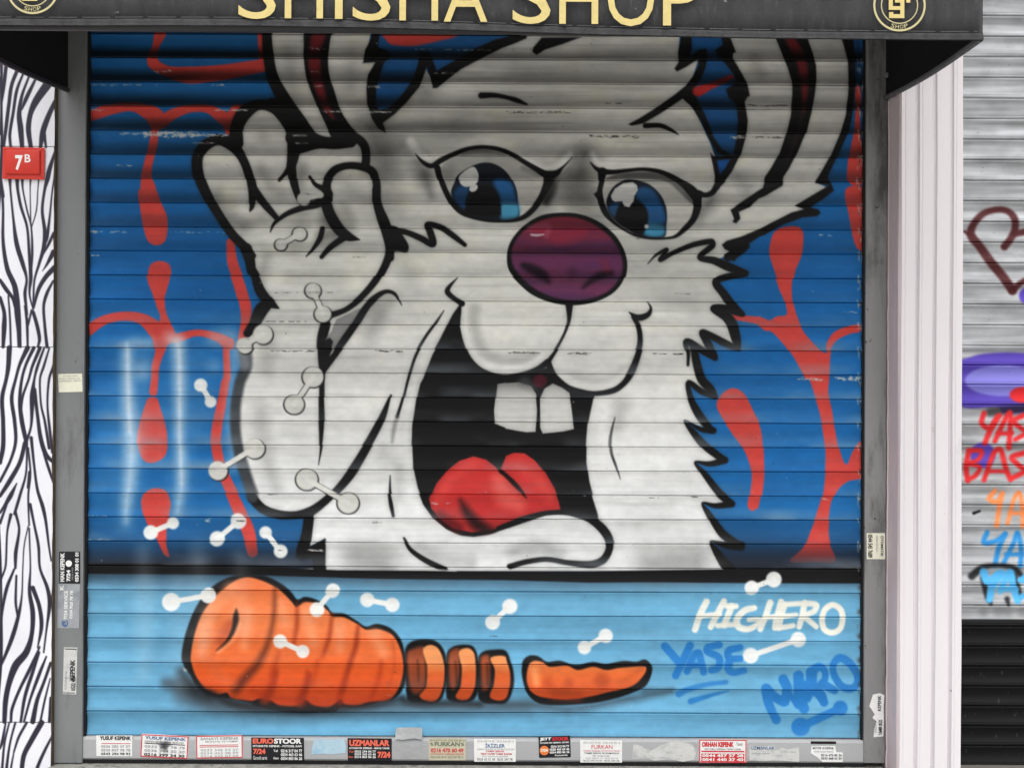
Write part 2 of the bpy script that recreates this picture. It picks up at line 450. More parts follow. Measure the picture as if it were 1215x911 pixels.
    # right ear inner band and outer line
    c.poly("I 290,30 310,85 345,170 380,260 405,340 405,420 395,540 370,650 330,770 280,860 245,911 A3 20,860 B2 1215,5 1140,55 1090,90 1078,98 1095,140 1088,155 1105,163 1125,140 1118,108 1170,85 B3 0,42 30,30 A3 110,850 I 355,911 390,860 440,760 490,640 520,520 540,420 550,330 550,250 530,170 500,85 480,30", INK, smooth=False, lab=L_EAR2, **K)
    c.stroke("I 375,40,60 400,95,60 455,200,64 475,300,52 480,400,40 472,520,14", (128, 34, 40), soft=2.5, lab=L_EAR2, alpha=.8)
    c.stroke("I 465,530,18 440,650,14 380,800,16", (60, 36, 42), soft=4, alpha=.6)
    c.poly("I 690,30 705,85 740,210 745,340 740,420 725,540 690,660 640,780 565,911 A3 258,838 320,850 290,868 B3 165,75 205,90 150,105 60,150 0,182 B2 1215,190 1130,226 1060,246 1036,265 1050,287 1085,302 1050,330 1095,345 1132,300 1122,285 1170,258 1215,228 B3 30,205 110,160 200,128 265,122 282,108 272,92 235,82 300,40 345,5 I 620,911 650,850 700,740 740,650 760,560 775,450 785,350 785,200 775,85 772,30", INK, smooth=False, lab=L_RABBIT, **K)
    c.stroke("I 800,110,40 800,300,40", (24, 40, 72), soft=4, alpha=.6)
    c.stroke("B2 1065,325,40 1110,300,46 1150,270,40", INK, lab=L_RABBIT, **K)
    # fur on the right cheek
    for s in ("B2 680,357,3 720,315,12 772,288,18 740,338,22 800,305,22 900,265,26 985,250,28 990,270,30 930,325,26 1000,342,36 1070,372,42 1150,400,28",
              "B2 1150,404,30 1060,420,34 1012,445,35 1050,500,40 1100,570,45 1140,600,24",
              "B2 1130,596,30 1050,570,36 1000,572,35 1060,610,48 1090,650,52 1110,720,45 1122,765,22",
              "B2 1115,765,24 1050,735,36 950,685,30 970,730,40 1000,800,34",
              "B2 1005,810,26 940,770,36 872,730,32 876,790,18 874,842,14",
              "B2 903,765,34 915,830,40 940,911,42 C2 985,50,40 1008,85,22",
              "C2 1005,84,24 940,58,30 878,15,24 885,80,28 930,170,40 990,245,34",
              "C2 1000,246,32 940,240,22 862,198,8 900,250,30 960,320,38 1040,382,35",
              "C2 1052,388,35 980,406,26 910,398,12 950,450,28 1020,540,36 1080,592,35",
              "C2 1088,598,35 1010,607,26 948,594,10 980,650,30 1040,740,40 1110,792,40",
              "C2 1130,800,45 1060,796,32 985,777,8 1010,820,32 1050,880,48 1080,915,56"):
        c.stroke(s, INK, lab=L_RABBIT, **K)
    # --- hand linework
    for s in ("E 372,905,34 330,860,50 260,790,50 190,690,50 120,570,56 75,460,62 70,360,62 110,295,62 180,262,60 250,285,66 310,350,50 350,440,48 372,540,50 366,630,28 356,655,12",
              "E 285,280,76 285,190,74 325,115,80 400,70,60 480,80,64 540,130,70 592,220,66 602,320,72 588,410,50 556,450,24 520,487,16",
              "E 480,55,50 560,80,60 610,150,80 660,220,70", "E 640,150,40 690,250,60", "E 600,250,90 640,290,70",
              "E 590,400,50 600,490,46 622,570,36 640,612,26",
              "E 372,520,38 430,610,44 500,692,30",
              "E 468,772,6 490,725,18 560,672,28 650,638,36 740,612,48 790,565,56",
              "E 785,590,62 785,500,46 828,432,44 900,406,40 980,412,42 1040,440,46 1060,510,44 1060,600,48 1080,690,48 1110,770,54 1130,850,50 1132,915,45",
              "E 640,312,50 720,288,54 850,268,56 940,252,52 990,290,48 1005,360,46 1000,405,50",
              "E 693,468,16 718,508,22 762,532,34",
              "E 772,600,60 800,680,62 850,760,62 900,798,50 962,816,6", "E 880,800,40 800,858,32 752,911,24",
              "E 757,755,28 742,810,30 702,870,18 668,908,6",
              "B0 1180,285,56 1198,340,50 1205,390,44 B1 -10,380,40 10,410,38 40,490,50 90,548,38 124,570,8",
              "B1 78,540,54 40,580,66 5,650,52 B0 1192,690,40",
              "B1 590,0,34 600,80,40 640,180,45 655,280,40 640,350,38 590,440,34 520,520,30 450,575,26 380,602,30",
              "B1 350,650,50 335,720,50 338,800,56 332,880,30 C1 330,60,26 332,200,28 328,320,14 315,410,3",
              "C1 0,572,46 50,622,45 120,648,44 200,652,38 270,638,46 330,600,40 400,535,38 470,450,45 550,320,40 620,190,34 662,78,10"):
        c.stroke(s, INK, lab=L_HAND, **K)
    c.stroke("B0 1175,760,60 1180,850,56 C0 1150,20,50 1132,150,50 1140,300,50 1172,440,56 1215,565,54", (62, 66, 70), soft=3.0, lab=L_HAND)
    c.stroke("B0 1165,760,60 1175,840,60", (150, 156, 160), soft=6, alpha=.6)
    # grey sliver and cheek line between arm and face
    c.poly("B1 400,625 470,590 540,560 500,620 430,740 385,800 385,730 350,722 380,680", (138, 138, 136), smooth=False, soft=1.2, lab=L_RABBIT)
    c.poly("B1 350,722 372,712 388,730 380,770 365,800 400,775 350,872 325,880 320,760", INK, smooth=False, lab=L_RABBIT, **K)
    c.stroke("B1 345,865,20 420,752,34 490,652,36 550,560,34 600,512,28 645,490,20 686,503,16 716,556,3", INK, lab=L_RABBIT, **K)
    c.stroke("B1 650,540,60 600,590,80", (120, 120, 118), soft=7, alpha=.28)
    # M zigzag at the left cheek
    c.poly("B1 628,180 690,180 718,220 746,270 736,302 690,296 650,304 632,260", INK, lab=L_RABBIT, **K)
    c.stroke("B1 650,205,36 720,202,28 800,232,30 862,262,32 850,205,34 838,168,28 900,182,28 960,222,28 1016,266,20", INK, lab=L_RABBIT, **K)
    # neck, lower left
    c.stroke("C1 270,645,50 258,740,52 240,825,62", INK, lab=L_RABBIT, **K)
    c.poly("C1 230,800 275,805 346,762 352,800 350,915 288,915 288,860 230,870 205,852", INK, smooth=False, lab=L_RABBIT, **K)

    # --- mouth
    mouth = ("B1 1005,535 960,600 930,660 900,720 860,795 835,860 815,911 C1 803,20 785,100 768,220 765,320 770,430 790,520 820,600 870,670 930,720 1000,750 1060,757 1140,742 1215,718 "
             "C2 100,685 200,655 300,650 390,670 450,700 445,650 420,570 400,490 387,400 388,310 395,220 410,150 428,70 340,60 260,10 B2 215,850 150,870 0,895 B1 1150,885 1050,805 1000,660")
    c.poly(mouth, (16, 16, 17), smooth=False, lab=L_MOUTH, soft=1.0)
    # muzzle lobes
    lobeL = "B1 1010,535 1002,600 998,650 1015,730 1045,800 1090,850 1150,880 1215,890 B2 60,882 130,858 200,805 255,720 292,650 300,590 290,545 150,500 50,430 B1 1190,420"
    c.poly(lobeL, white, lab=L_RABBIT, soft=1.0)
    c.poly("B1 1045,560 1040,650 1065,740 1110,800 1170,835 1215,840 B2 80,830 150,800 120,780 0,800 B1 1130,760 1090,640 1090,560", (158, 158, 154), soft=6, alpha=.55)
    c.stroke("B1 1018,545,18 1015,650,22 1040,760,26 1100,830,30 1215,862,30 B2 100,845,26 180,790,16", (228, 228, 224), soft=2.5, alpha=.7)
    lobeR = "B2 320,560 300,680 220,830 240,895 C2 270,15 340,48 430,64 500,54 560,20 B2 600,880 635,780 645,710 625,650 600,600 560,540 420,540"
    c.poly(lobeR, white, lab=L_RABBIT, soft=1.0)
    c.stroke("C2 330,20,20 430,38,26 520,15,20 B2 590,860,16", (228, 228, 224), soft=3, alpha=.5)
    c.poly("B2 300,880 500,900 560,860 C2 480,10 400,20 320,-5", (150, 150, 148), soft=8, alpha=.45)
    for s in ("B2 305,540,40 306,600,24 302,640,16 285,690,12 245,765,14 200,830,24",
              "B2 200,830,34 150,862,26 80,886,20 0,896,16 B1 1150,884,10 1090,858,6",
              "B2 205,840,30 225,880,24 245,905,22 C2 300,38,22 380,62,22 440,68,24 520,52,28 570,15,28 B2 600,880,34 632,800,30 648,730,26 640,660,24 612,612,18",
              "B2 594,590,5 636,615,30 682,602,26 698,570,12 682,540,3",
              "B1 986,424,3 948,465,18 938,492,26 968,522,24 1006,548,28",
              "B1 918,582,4 880,640,12 830,710,14 780,800,14 745,911,13 C1 725,80,12 695,180,16"):
        c.stroke(s, INK, lab=L_RABBIT, **K)
    c.stroke("C1 695,180,16 680,240,18 672,300,10", (110, 110, 108), soft=3, alpha=.7)
    c.poly("B1 1005,545 1000,600 985,640 940,650 965,600", INK, smooth=False, **K)
    # gums, teeth, tongue
    c.ell(640.5, 452, 8, 8, (70, 20, 34), soft=2)
    c.poly("C1 1175,22 1215,16 C2 0,18 60,14 120,32 145,70 152,150 146,252 100,254 0,236 C1 1215,232 1165,212 1160,150 1170,60", vgrad((452, (120, 120, 118)), (470, (196, 196, 192)), (515, (206, 206, 202))), lab=L_TOOTH, smooth=False)
    c.poly("C2 166,85 185,45 225,20 270,40 305,65 315,120 330,238 280,250 180,260 168,232", vgrad((454, (160, 160, 156)), (475, (206, 206, 202)), (515, (206, 206, 202))), lab=L_TOOTH2, smooth=False)
    c.stroke("C2 90,15,60 130,40,30", (90, 90, 90), soft=5, alpha=.5)
    tongue = ("C1 848,575 880,500 930,440 990,392 1060,370 1120,385 1165,420 1196,458 1192,425 1210,385 C2 0,368 40,352 90,355 140,390 190,450 230,520 255,580 268,626 200,634 130,652 50,682 0,694 C1 1215,706 1150,722 1050,735 960,715 900,670 860,620")
    c.poly(tongue, vgrad((535, (204, 52, 50)), (575, (196, 50, 48)), (625, (176, 42, 42))), lab=L_TONGUE, smooth=False)
    c.stroke("C1 1180,480,70 1215,560,90 C2 60,600,70", (222, 96, 86), soft=9, alpha=.75)
    c.stroke("C2 60,420,50 150,480,60 210,560,40", (214, 78, 70), soft=9, alpha=.6)
    c.stroke("C1 900,560,60 960,470,50 1060,410,50", (214, 74, 66), soft=8, alpha=.5)
    c.stroke("C1 1000,580,8 1025,630,40 1070,690,60 1140,735,50", (30, 14, 16), soft=7, alpha=.9)
    c.stroke("C1 900,660,50 980,715,60", (70, 16, 20), soft=6, alpha=.7)
    c.stroke("C1 1188,440,20 C2 0,462,20 50,512,22 102,570,4", (24, 12, 14), soft=1.5)
    c.stroke("C2 262,560,10 272,630,10", INK, soft=2)
    # lower lip
    c.poly("C1 790,560 820,615 870,675 930,722 1000,752 1060,760 1140,745 1215,722 C2 100,685 200,655 290,652 380,675 440,720 475,790 460,850 400,875 300,868 200,850 100,858 0,890 C1 1150,905 1000,905 900,890 830,850 760,790", white, lab=L_RABBIT, soft=1.0)
    c.stroke("C2 30,830,60 150,800,70 260,830,50", (120, 122, 122), soft=9, alpha=.35)
    c.stroke("C1 800,800,40 900,860,60 1050,880,60", (130, 132, 132), soft=8, alpha=.4)
    for s in ("C2 -40,712,14 0,702,26 100,666,26 200,640,20 300,640,26 390,664,34 450,704,42 490,756,42 500,810,36 470,866,36 410,888,34 300,880,26 200,864,24 100,876,26 20,898,26",
              "C1 725,762,10 760,818,20 830,868,26 920,912,28", "C1 657,462,4 657,540,13 666,600,20 677,655,14"):
        c.stroke(s, INK, lab=L_RABBIT, **K)
    c.stroke("C2 526,183,4 505,280,15 506,350,14 530,420,10 548,478,2", (40, 40, 40), soft=1.2, lab=L_RABBIT)
    c.stroke("C2 475,110,50 480,300,50 485,440,30", (228, 228, 226), soft=6, alpha=.6)
    # fine overspray round every black line
    ink = (c.img.max(-1) < 0.14).astype(np.float32)
    ink *= (Y < 690)
    def box(a, r):
        for ax_ in (0, 1):
            p_ = np.pad(a, [(r + 1, r) if q == ax_ else (0, 0) for q in (0, 1)], mode='edge').cumsum(ax_)
            n_ = a.shape[ax_]
            a = (np.take(p_, np.arange(2 * r + 1, 2 * r + 1 + n_), ax_) - np.take(p_, np.arange(0, n_), ax_)) / (2 * r + 1)
        return a
    halo = box(box(ink, int(4 * k)), int(4 * k))
    grain = np.random.RandomState(5).rand(H, W).astype(np.float32)
    halo = np.clip(halo * 1.1, 0, 1) * (0.35 + 0.75 * fbm((H, W), 50, 50, 71, 3)) * (0.75 + 0.5 * grain)
    hm = (np.clip(halo, 0, 1) * 0.42 * (1 - ink))[..., None]
    c.img[:] = c.img * (1 - hm) + 0.10 * hm
    # --- table edge
    c.poly("N 90,668 200,668 300,670 350,674 400,676 600,678 700,679 760,677 880,675 1000,673 1040,671 1040,692 1000,692 900,691.5 760,690.5 700,691 600,688 450,686.5 300,682 180,681 90,680", (18, 18, 20), smooth=False, soft=0.9, lab=L_BAND)
    c.stroke("D1 690,0,5 800,2,6 930,8,4", (200, 200, 198), soft=1.2)
    # --- nose
    nz = "B2 5,300 28,238 80,178 160,128 250,112 350,118 445,155 525,222 570,300 582,370 566,440 515,500 430,540 330,556 230,545 130,505 55,440 10,380"
    c.poly(nz, INK, lab=L_NOSE, soft=1.0)
    nb = fbm((H, W), 70, 9, 21, 3)
    def nosecol(Xc, Yc):
        b = vgrad((255, (142, 40, 54)), (272, (122, 42, 64)), (288, (100, 44, 74)), (300, (72, 34, 56)), (306, (100, 46, 84)), (318, (104, 50, 88)), (330, (78, 42, 66)), (345, (104, 52, 92)), (358, (94, 46, 78)))(Xc, Yc)
        j = np.clip(np.round((Yc - c.y0) * k).astype(int), 0, H - 1)
        i = np.clip(np.round((Xc - c.x0) * k).astype(int), 0, W - 1)
        m = (nb[j, i] - 0.5)[..., None]
        return np.clip(b + m * np.array([0.16, 0.02, -0.03], np.float32), 0, 1)
    c.poly("B2 25,300 45,245 95,190 170,148 255,132 345,138 430,172 505,235 548,305 560,370 545,432 500,485 425,520 330,532 235,518 145,478 75,420 35,370", nosecol, lab=L_NOSE, soft=2.0)
    c.stroke("B2 85,365,30 130,385,46 175,410,46 208,440,20", (24, 12, 22), soft=4, alpha=.92)
    c.stroke("B2 500,400,30 450,415,36 410,440,26 375,470,8", (24, 12, 22), soft=4, alpha=.92)
    c.stroke("B2 470,355,40 490,385,30", (150, 36, 48), soft=5, alpha=.4)
    c.stroke("B2 150,190,40 260,230,60 360,210,50", (180, 40, 58), soft=6, alpha=.4)
    c.stroke("B2 320,390,40 320,430,20", (60, 26, 50), soft=5, alpha=.5)
    c.stroke("B2 110,180,20 200,175,24 195,220,20", (190, 120, 150), soft=4, alpha=.35)
    c.stroke("B2 120,218,8 150,220,10 180,216,5", (225, 215, 220), soft=1.2, alpha=.9)

    # --- eyes
    def sclera(Xc, Yc):
        return vgrad((175, (150, 150, 146)), (215, (182, 181, 174)), (275, (206, 204, 196)))(Xc, Yc)
    c.poly("F 270,290 400,205 560,170 760,215 890,275 1010,350 1010,420 965,515 905,605 820,668 700,685 500,660 375,600 310,515 275,400", sclera, lab=L_EYE, soft=1.0)
    c.stroke("F 300,330,60 320,400,60 340,300,50", (120, 120, 118), soft=6, alpha=.45)
    c.stroke("F 420,190,30 560,170,36 720,190,30", (84, 84, 84), soft=4, alpha=.7)
    c.stroke("F 860,300,30 960,345,30", (110, 110, 108), soft=4, alpha=.6)
    iris = "F 335,480 352,420 392,350 480,292 560,264 640,268 720,312 780,390 810,470 816,560 820,655 720,684 600,684 450,645 370,582"
    c.poly(iris, (20, 26, 36), lab=L_EYE, soft=1.0)
    c.poly("F 350,500 380,440 440,425 470,460 445,560 440,600 380,560", (30, 74, 122), soft=4, alpha=.9)
    c.poly("F 640,400 700,380 770,410 800,500 805,570 690,580 680,500", (32, 92, 150), soft=4)
    c.poly("F 690,560 812,560 815,650 720,672 690,660", (72, 150, 186), soft=4)
    c.poly("F 438,560 460,480 520,432 590,424 650,455 685,520 692,600 680,645 440,635", (14, 14, 16), soft=2.0)
    c.poly("F 398,360 440,320 500,292 532,330 536,380 502,425 440,437 405,417 394,385", (206, 206, 202), soft=1.0)
    c.ell(480 + 497 / 6.075, 150 + 445 / 6.075, 5.4, 4.0, (206, 206, 202), rot=-.6, soft=.8)
    for s in ("F 80,200,4 140,262,28 200,286,36 260,250,40 350,205,36 450,165,30 560,150,28 680,165,30 780,205,32 880,265,34 960,312,40 1020,345,52 1090,342,48 1140,300,18 1212,228,4",
              "F 240,300,46 258,370,42 292,460,40 340,550,40 400,615,38 480,655,24 600,682,18 720,686,18 800,676,26 870,645,38 930,590,42 985,510,44 1025,430,62 1045,360,70"):
        c.stroke(s, INK, lab=L_EYE, **K)
    c.stroke("F 1060,360,60 1060,450,70 1020,540,50", (24, 24, 24), soft=5, alpha=.75)
    c.poly("G 215,400 250,365 480,325 620,345 765,415 850,500 870,580 845,670 785,745 700,795 560,806 400,755 255,670 215,560", sclera, lab=L_EYE2, soft=1.0)
    c.poly("G 235,385 320,345 500,328 640,348 765,415 850,500 858,560 760,470 680,402 560,382 400,378", (98, 98, 96), soft=2, alpha=.85)
    c.poly("G 238,545 260,480 300,430 360,395 440,388 530,410 600,460 650,530 672,620 668,720 655,795 560,806 480,795 400,752 300,682 250,612", (20, 26, 36), lab=L_EYE2, soft=1.0)
    c.poly("G 480,440 560,450 620,520 655,620 655,700 540,700 530,620 480,540 450,500", (32, 86, 140), soft=4)
    c.poly("G 250,590 290,555 345,560 320,620 290,650", (40, 84, 130), soft=3, alpha=.8)
    c.poly("G 530,700 650,720 648,785 560,798 505,770", (64, 140, 176), soft=4)
    c.poly("G 305,640 330,570 400,530 470,540 520,590 535,660 520,740 480,785 400,745 320,690", (14, 14, 16), soft=2.0)
    c.stroke("G 270,490,16 300,440,16 380,395,14 470,398,12", (16, 17, 20), soft=1.5)
    c.poly("G 272,500 300,450 360,412 430,402 460,425 466,460 440,505 436,540 400,582 366,575 352,540 300,545 280,530", (208, 208, 204), smooth=False, soft=1.0)
    c.ell(680 + 525 / 6.075, 150 + 722 / 6.075, 2.5, 2.5, (208, 208, 204), soft=.8)
    for s in ("G 130,262,8 165,300,24 215,325,40 290,330,34 400,318,26 510,310,26 620,325,32 710,362,38 790,412,50 850,462,72 892,510,74",
              "G 215,330,66 205,400,40 192,470,38 205,560,46 232,625,44 282,685,26 360,742,18 450,788,18 560,808,18 680,806,18 740,790,26 800,740,38 862,670,46 892,580,58 892,500,70",
              "G 905,480,40 950,496,36 1000,480,40 1035,430,46 1052,380,50"):
        c.stroke(s, INK, lab=L_EYE2, **K)
    c.poly("G 205,440 148,490 190,545 215,580", INK, smooth=False, lab=L_EYE2, **K)
    c.stroke("A1 690,160,40", INK, alpha=0)

    # ------------------------------------------------------------ carrot
    sm = (52, 58, 64)
    for s, a, sf in (("D0 760,520,40 850,540,90 960,590,90 1100,625,50 D1 0,625,50 300,640,40 560,625,40 760,620,30 1000,620,30 D2 0,620,40 120,620,40 300,640,26 560,595,26 760,560,10", .75, 8),
                     ("D0 840,590,80 1000,640,60 D1 100,670,50 600,660,40 1100,640,40 D2 100,640,30", .45, 10),
                     ("D2 640,555,30 760,555,14", .35, 6)):
        c.stroke(s, sm, soft=sf, alpha=a)
    c.poly("D0 832,400 850,300 900,170 970,80 1050,36 1110,25 1158,28 D1 60,33 130,68 180,108 205,138 240,126 290,138 340,168 365,198 420,203 480,238 520,262 570,250 630,268 672,310 692,360 702,450 692,540 650,592 570,612 500,628 400,634 380,650 200,655 80,640 0,622 D0 1158,615 1050,592 960,578 900,535 870,485 845,450", INK, lab=L_CARROT, soft=1.6)
    def orange(Xc, Yc):
        return vgrad((680, (224, 112, 62)), (735, (230, 126, 74)), (775, (222, 102, 48)), (800, (212, 82, 30)), (838, (176, 60, 26)))(Xc, Yc)
    c.poly("D0 875,400 890,310 930,200 1000,112 1070,55 1120,38 1158,40 D1 60,60 130,100 180,150 202,172 240,150 300,160 345,190 366,216 420,220 480,250 520,276 580,275 640,300 675,360 690,430 682,500 660,560 620,600 540,605 480,622 420,616 402,596 350,630 280,622 240,598 200,625 120,622 80,598 30,592 0,602 D0 1120,600 1060,590 1040,565 1000,572 940,545 900,495 880,445", orange, lab=L_CARROT, soft=1.6)
    DO = (150, 40, 14)
    for s, a, sf in (("D1 200,170,10 205,250,22 185,340,18", .45, 4), ("D1 362,205,10 352,300,18 320,400,14", .5, 4), ("D1 482,262,10 470,360,22 430,470,24 405,560,30 400,600,30", .6, 4),
                     ("D1 250,470,14 240,540,30 220,600,40", .75, 5), ("D1 100,470,20 80,540,40 60,590,50", .6, 6), ("D1 590,420,14 575,500,22 545,590,24", .5, 4),
                     ("D1 300,420,16 270,520,26", .4, 5), ("D1 120,380,14 90,480,30", .45, 5), ("D1 0,560,30 120,600,30 300,610,30 480,605,30 620,580,24", .4, 7)):
        c.stroke(s, DO, soft=sf, alpha=a)
    c.stroke("D1 100,90,6 102,160,14 92,250,12 70,340,20 25,430,30 D0 1130,490,40 1080,550,40", (60, 24, 16), soft=6, alpha=.72)
    for s, a in (("D1 206,150,8 204,250,12 190,350,8", .5), ("D1 368,210,8 356,300,12 330,380,6", .55), ("D1 486,262,8 474,350,14 440,450,16 412,560,20", .55), ("D1 262,480,10 240,560,22 215,620,34", .7), ("D1 112,470,12 85,560,24 50,610,26", .6), ("D1 640,330,6 650,430,10 620,540,12", .3)):
        c.stroke(s, (128, 44, 24), soft=4.0, alpha=a * .85)
    for s in ("D1 250,200,50 280,330,50", "D1 400,260,50 400,360,40", "D1 560,300,60 600,380,50", "D1 130,150,30 150,250,40", "D0 1050,90,60 960,220,60 930,380,50", "D0 1140,200,50 1120,350,40"):
        c.stroke(s, (236, 160, 120), soft=7, alpha=.5)
    c.stroke("D0 1060,250,40 1010,330,30", (170, 60, 34), soft=5, alpha=.6)
    c.poly("D0 1084,180 1096,232 1078,292 1034,348 990,374 1040,318 1064,262 1070,215", (34, 22, 20), soft=2.2)
    c.stroke("D0 1030,260,36 1000,330,26", (196, 96, 62), soft=6, alpha=.6)
    c.stroke("D0 1000,380,14 1070,320,16 1100,250,12", (250, 160, 110), soft=3, alpha=.7)
    c.stroke("D0 960,400,60 1000,480,60 1060,530,50", (210, 100, 56), soft=6, alpha=.4)
    for blk, brn, org, lb in (("D1 698,370 735,328 820,323 862,348 886,400 888,500 872,582 840,612 760,612 708,592", "D1 708,385 745,360 782,358 792,450 782,550 740,570 715,520", "D1 780,368 812,346 850,362 874,420 876,500 862,570 832,605 785,598 765,578 792,540 797,440", L_SLICE1),
                              ("D1 890,385 928,350 1000,348 1026,380 1037,450 1032,562 1002,604 930,608 888,585", "D1 900,385 945,362 946,440 940,500 922,550 900,530", "D1 945,378 985,360 1015,385 1021,450 1016,540 992,590 955,600 930,582 950,540 956,450", L_SLICE2),
                              ("D1 1036,400 1060,375 1100,368 1158,372 D2 25,425 38,500 28,570 0,612 D1 1110,615 1060,612 1033,585", "D1 1045,405 1082,395 1086,460 1080,545 1050,550", "D1 1090,408 1130,395 1158,400 D2 4,412 20,480 16,550 0,592 D1 1120,600 1087,582 1102,530 1107,460", L_SLICE3)):
        c.poly(blk, INK, lab=lb, soft=1.8)
        c.poly(brn, vgrad((765, (120, 56, 32)), (785, (158, 74, 40)), (815, (116, 50, 28))), lab=lb, soft=3.4)
        bp_ = P(brn)[:, :2].mean(0)
        c.stroke(np.array([[bp_[0] + 1, bp_[1] - 10, 2], [bp_[0] + 1.5, bp_[1] + 14, 2]]), (44, 22, 16), soft=2.5, alpha=.6)
        c.poly(org, vgrad((760, (236, 158, 100)), (788, (228, 138, 80)), (800, (210, 92, 40)), (832, (180, 66, 28))), lab=lb, soft=1.4)
    c.poly("D2 73,480 80,420 110,395 150,398 190,423 250,418 320,438 400,424 460,433 540,419 600,423 640,413 668,440 667,480 642,532 590,562 500,592 400,612 250,622 150,612 95,560", INK, lab=L_TIP, soft=1.4)
    c.poly("D2 95,500 105,440 130,420 170,425 200,446 280,441 330,461 400,446 460,461 520,451 638,445 640,470 600,520 550,545 480,560 400,580 300,595 220,592 150,580 110,550", vgrad((782, (232, 136, 80)), (800, (220, 104, 50)), (828, (186, 66, 28))), lab=L_TIP, soft=1.4)
    for s in ("D2 195,520,40", "D2 290,520,40", "D2 440,510,70", "D2 230,570,60 330,580,50"):
        c.stroke(s, (150, 54, 26), soft=6, alpha=.5)
    c.stroke("D2 130,460,40 140,520,30", (250, 160, 100), soft=5, alpha=.7)
    c.stroke("D2 520,520,26 620,460,26", (200, 90, 44), soft=3, alpha=.6)

    c.stroke("D0 960,565,30 1060,610,40 1158,630,40 D1 100,640,30 220,648,26 400,640,20 560,622,20 680,590,30", (26, 26, 28), soft=5, alpha=.75)
    c.stroke("D0 830,470,40 880,540,50 960,585,40", (30, 32, 34), soft=8, alpha=.7)
    c.stroke("D1 700,600,40 780,618,30 900,612,30 1040,618,30", (24, 26, 28), soft=5, alpha=.7)
    for s, a in (("N 170,650,16 172,720,24 170,800,12", .16), ("N 235,650,20 238,760,26", .14), ("N 285,660,16 286,740,20", .14), ("N 212,690,20 214,820,20", .10)):
        c.stroke(s, (225, 235, 240), soft=12, alpha=a)
    # ------------------------------------------------------------ dumbbell bones
    BONE = (224, 225, 222)
    def pt(t, x, y):
        o = TILES[t]
        return o[0] + x / o[2], o[1] + y / o[2], o[2]
    bones = [("D0", 785, 150, 42, "D0", 955, 120, 36, 0), ("D1", 365, 98, 33, "D1", 295, 185, 34, 0), ("D1", 525, 140, 33, "D1", 640, 163, 33, 0),
             ("D1", 127, 330, 32, "D1", 230, 376, 30, 0), ("D1", 1100, 243, 34, "D2", 20, 170, 35, 0), ("D2", 362, 358, 31, "D2", 460, 305, 33, 0),
             ("D2", 1125, 85, 33, "D3", 68, 47, 36, 0), ("H", 540, 425, 45, "H", 815, 332, 44, 0), ("C0", 963, 28, 32, "C0", 1013, 108, 28, 0),
             ("C0", 1045, 438, 46, "C1", 6, 330, 50, 1), ("C0", 723, 735, 35, "C0", 830, 690, 29, 0), ("C0", 1043, 765, 37, "C0", 1145, 680, 38, 0),
             ("C1", 60, 735, 30, "C1", 135, 825, 33, 0), ("C1", 257, 480, 52, "C1", 460, 593, 51, 2), ("B1", 288, 900, 50, "C1", 200, 120, 47, 2),
             ("B1", 50, 695, 47, "B0", 1175, 750, 38, 1), ("B1", 292, 485, 37, "B1", 337, 598, 40, 2), ("B1", 132, 265, 28, "B1", 222, 213, 33, 2),
             ("E", 655, 590, 37, "E", 748, 568, 18, 1)]
    for n, (ta, xa, ya, ra, tb, xb, yb, rb, sh) in enumerate(bones):
        ax, ay, sa = pt(ta, xa, ya); bx, by, sb = pt(tb, xb, yb)
        ra /= sa; rb /= sb
        col = BONE if sh == 0 else (212, 212, 205)
        if sh:
            d = 1.3
            for (sx, sy) in ((-.9, .3), (.9, .6)) if sh == 2 else ((.9, .8),):
                c.stroke(np.array([[ax, ay, 2 * ra]]), INK, soft=.8, alpha=.85, smooth=False, grow=.6, dx=sx * d, dy=sy * d)
                c.stroke(np.array([[bx, by, 2 * rb]]), INK, soft=.8, alpha=.85, smooth=False, grow=.6, dx=sx * d, dy=sy * d)
                c.stroke(np.array([[ax, ay, 6.4], [bx, by, 6.4]]), INK, soft=.8, alpha=.8, smooth=False, grow=.3, dx=sx * .8, dy=sy * .8)
        c.stroke(np.array([[ax, ay, 6.2], [bx, by, 6.2]]), col, soft=.9, smooth=False, lab=L_BONE + n, noise=.03)
        c.stroke(np.array([[ax, ay, 2 * ra]]), col, soft=1.5, alpha=.96, smooth=False, lab=L_BONE + n)
        c.stroke(np.array([[bx, by, 2 * rb]]), col, soft=1.5, alpha=.96, smooth=False, lab=L_BONE + n)
    NB = len(bones)
    # ------------------------------------------------------------ tags
    T = dict(soft=1.3)
    for s in ("H 285,115,38 252,180,38 220,275,36", "H 385,112,36 345,190,38 310,260,34", "H 240,197,30 360,187,30", "H 405,140,34 455,140,32", "H 430,140,38 388,248,38", "H 350,252,30 440,246,30",
              "H 560,150,34 505,165,38 462,212,40 470,258,38 525,272,36 578,245,30 590,216,28 530,218,26", "H 652,120,38 625,200,36 596,272,34", "H 715,115,36 692,200,36 680,265,34", "H 620,206,30 700,198,30",
              "H 740,130,32 825,124,30", "H 735,130,36 715,200,36 702,265,34", "H 722,200,30 800,190,28", "H 702,266,30 785,252,30", "H 850,122,36 836,200,36 820,258,32",
              "H 850,122,34 915,132,36 905,168,34 850,196,30 880,225,32 918,258,30"):
        c.stroke(s, (228, 226, 214), lab=L_HIGH, alpha=.95, **T)
    c.stroke("H 1012,132 1058,160 1070,215 1055,270 1010,293 965,272 952,215 968,160", (228, 226, 214), closed=True, lab=L_HIGH, grow=17 / 4.86 , **T)
    BL = (38, 116, 184)
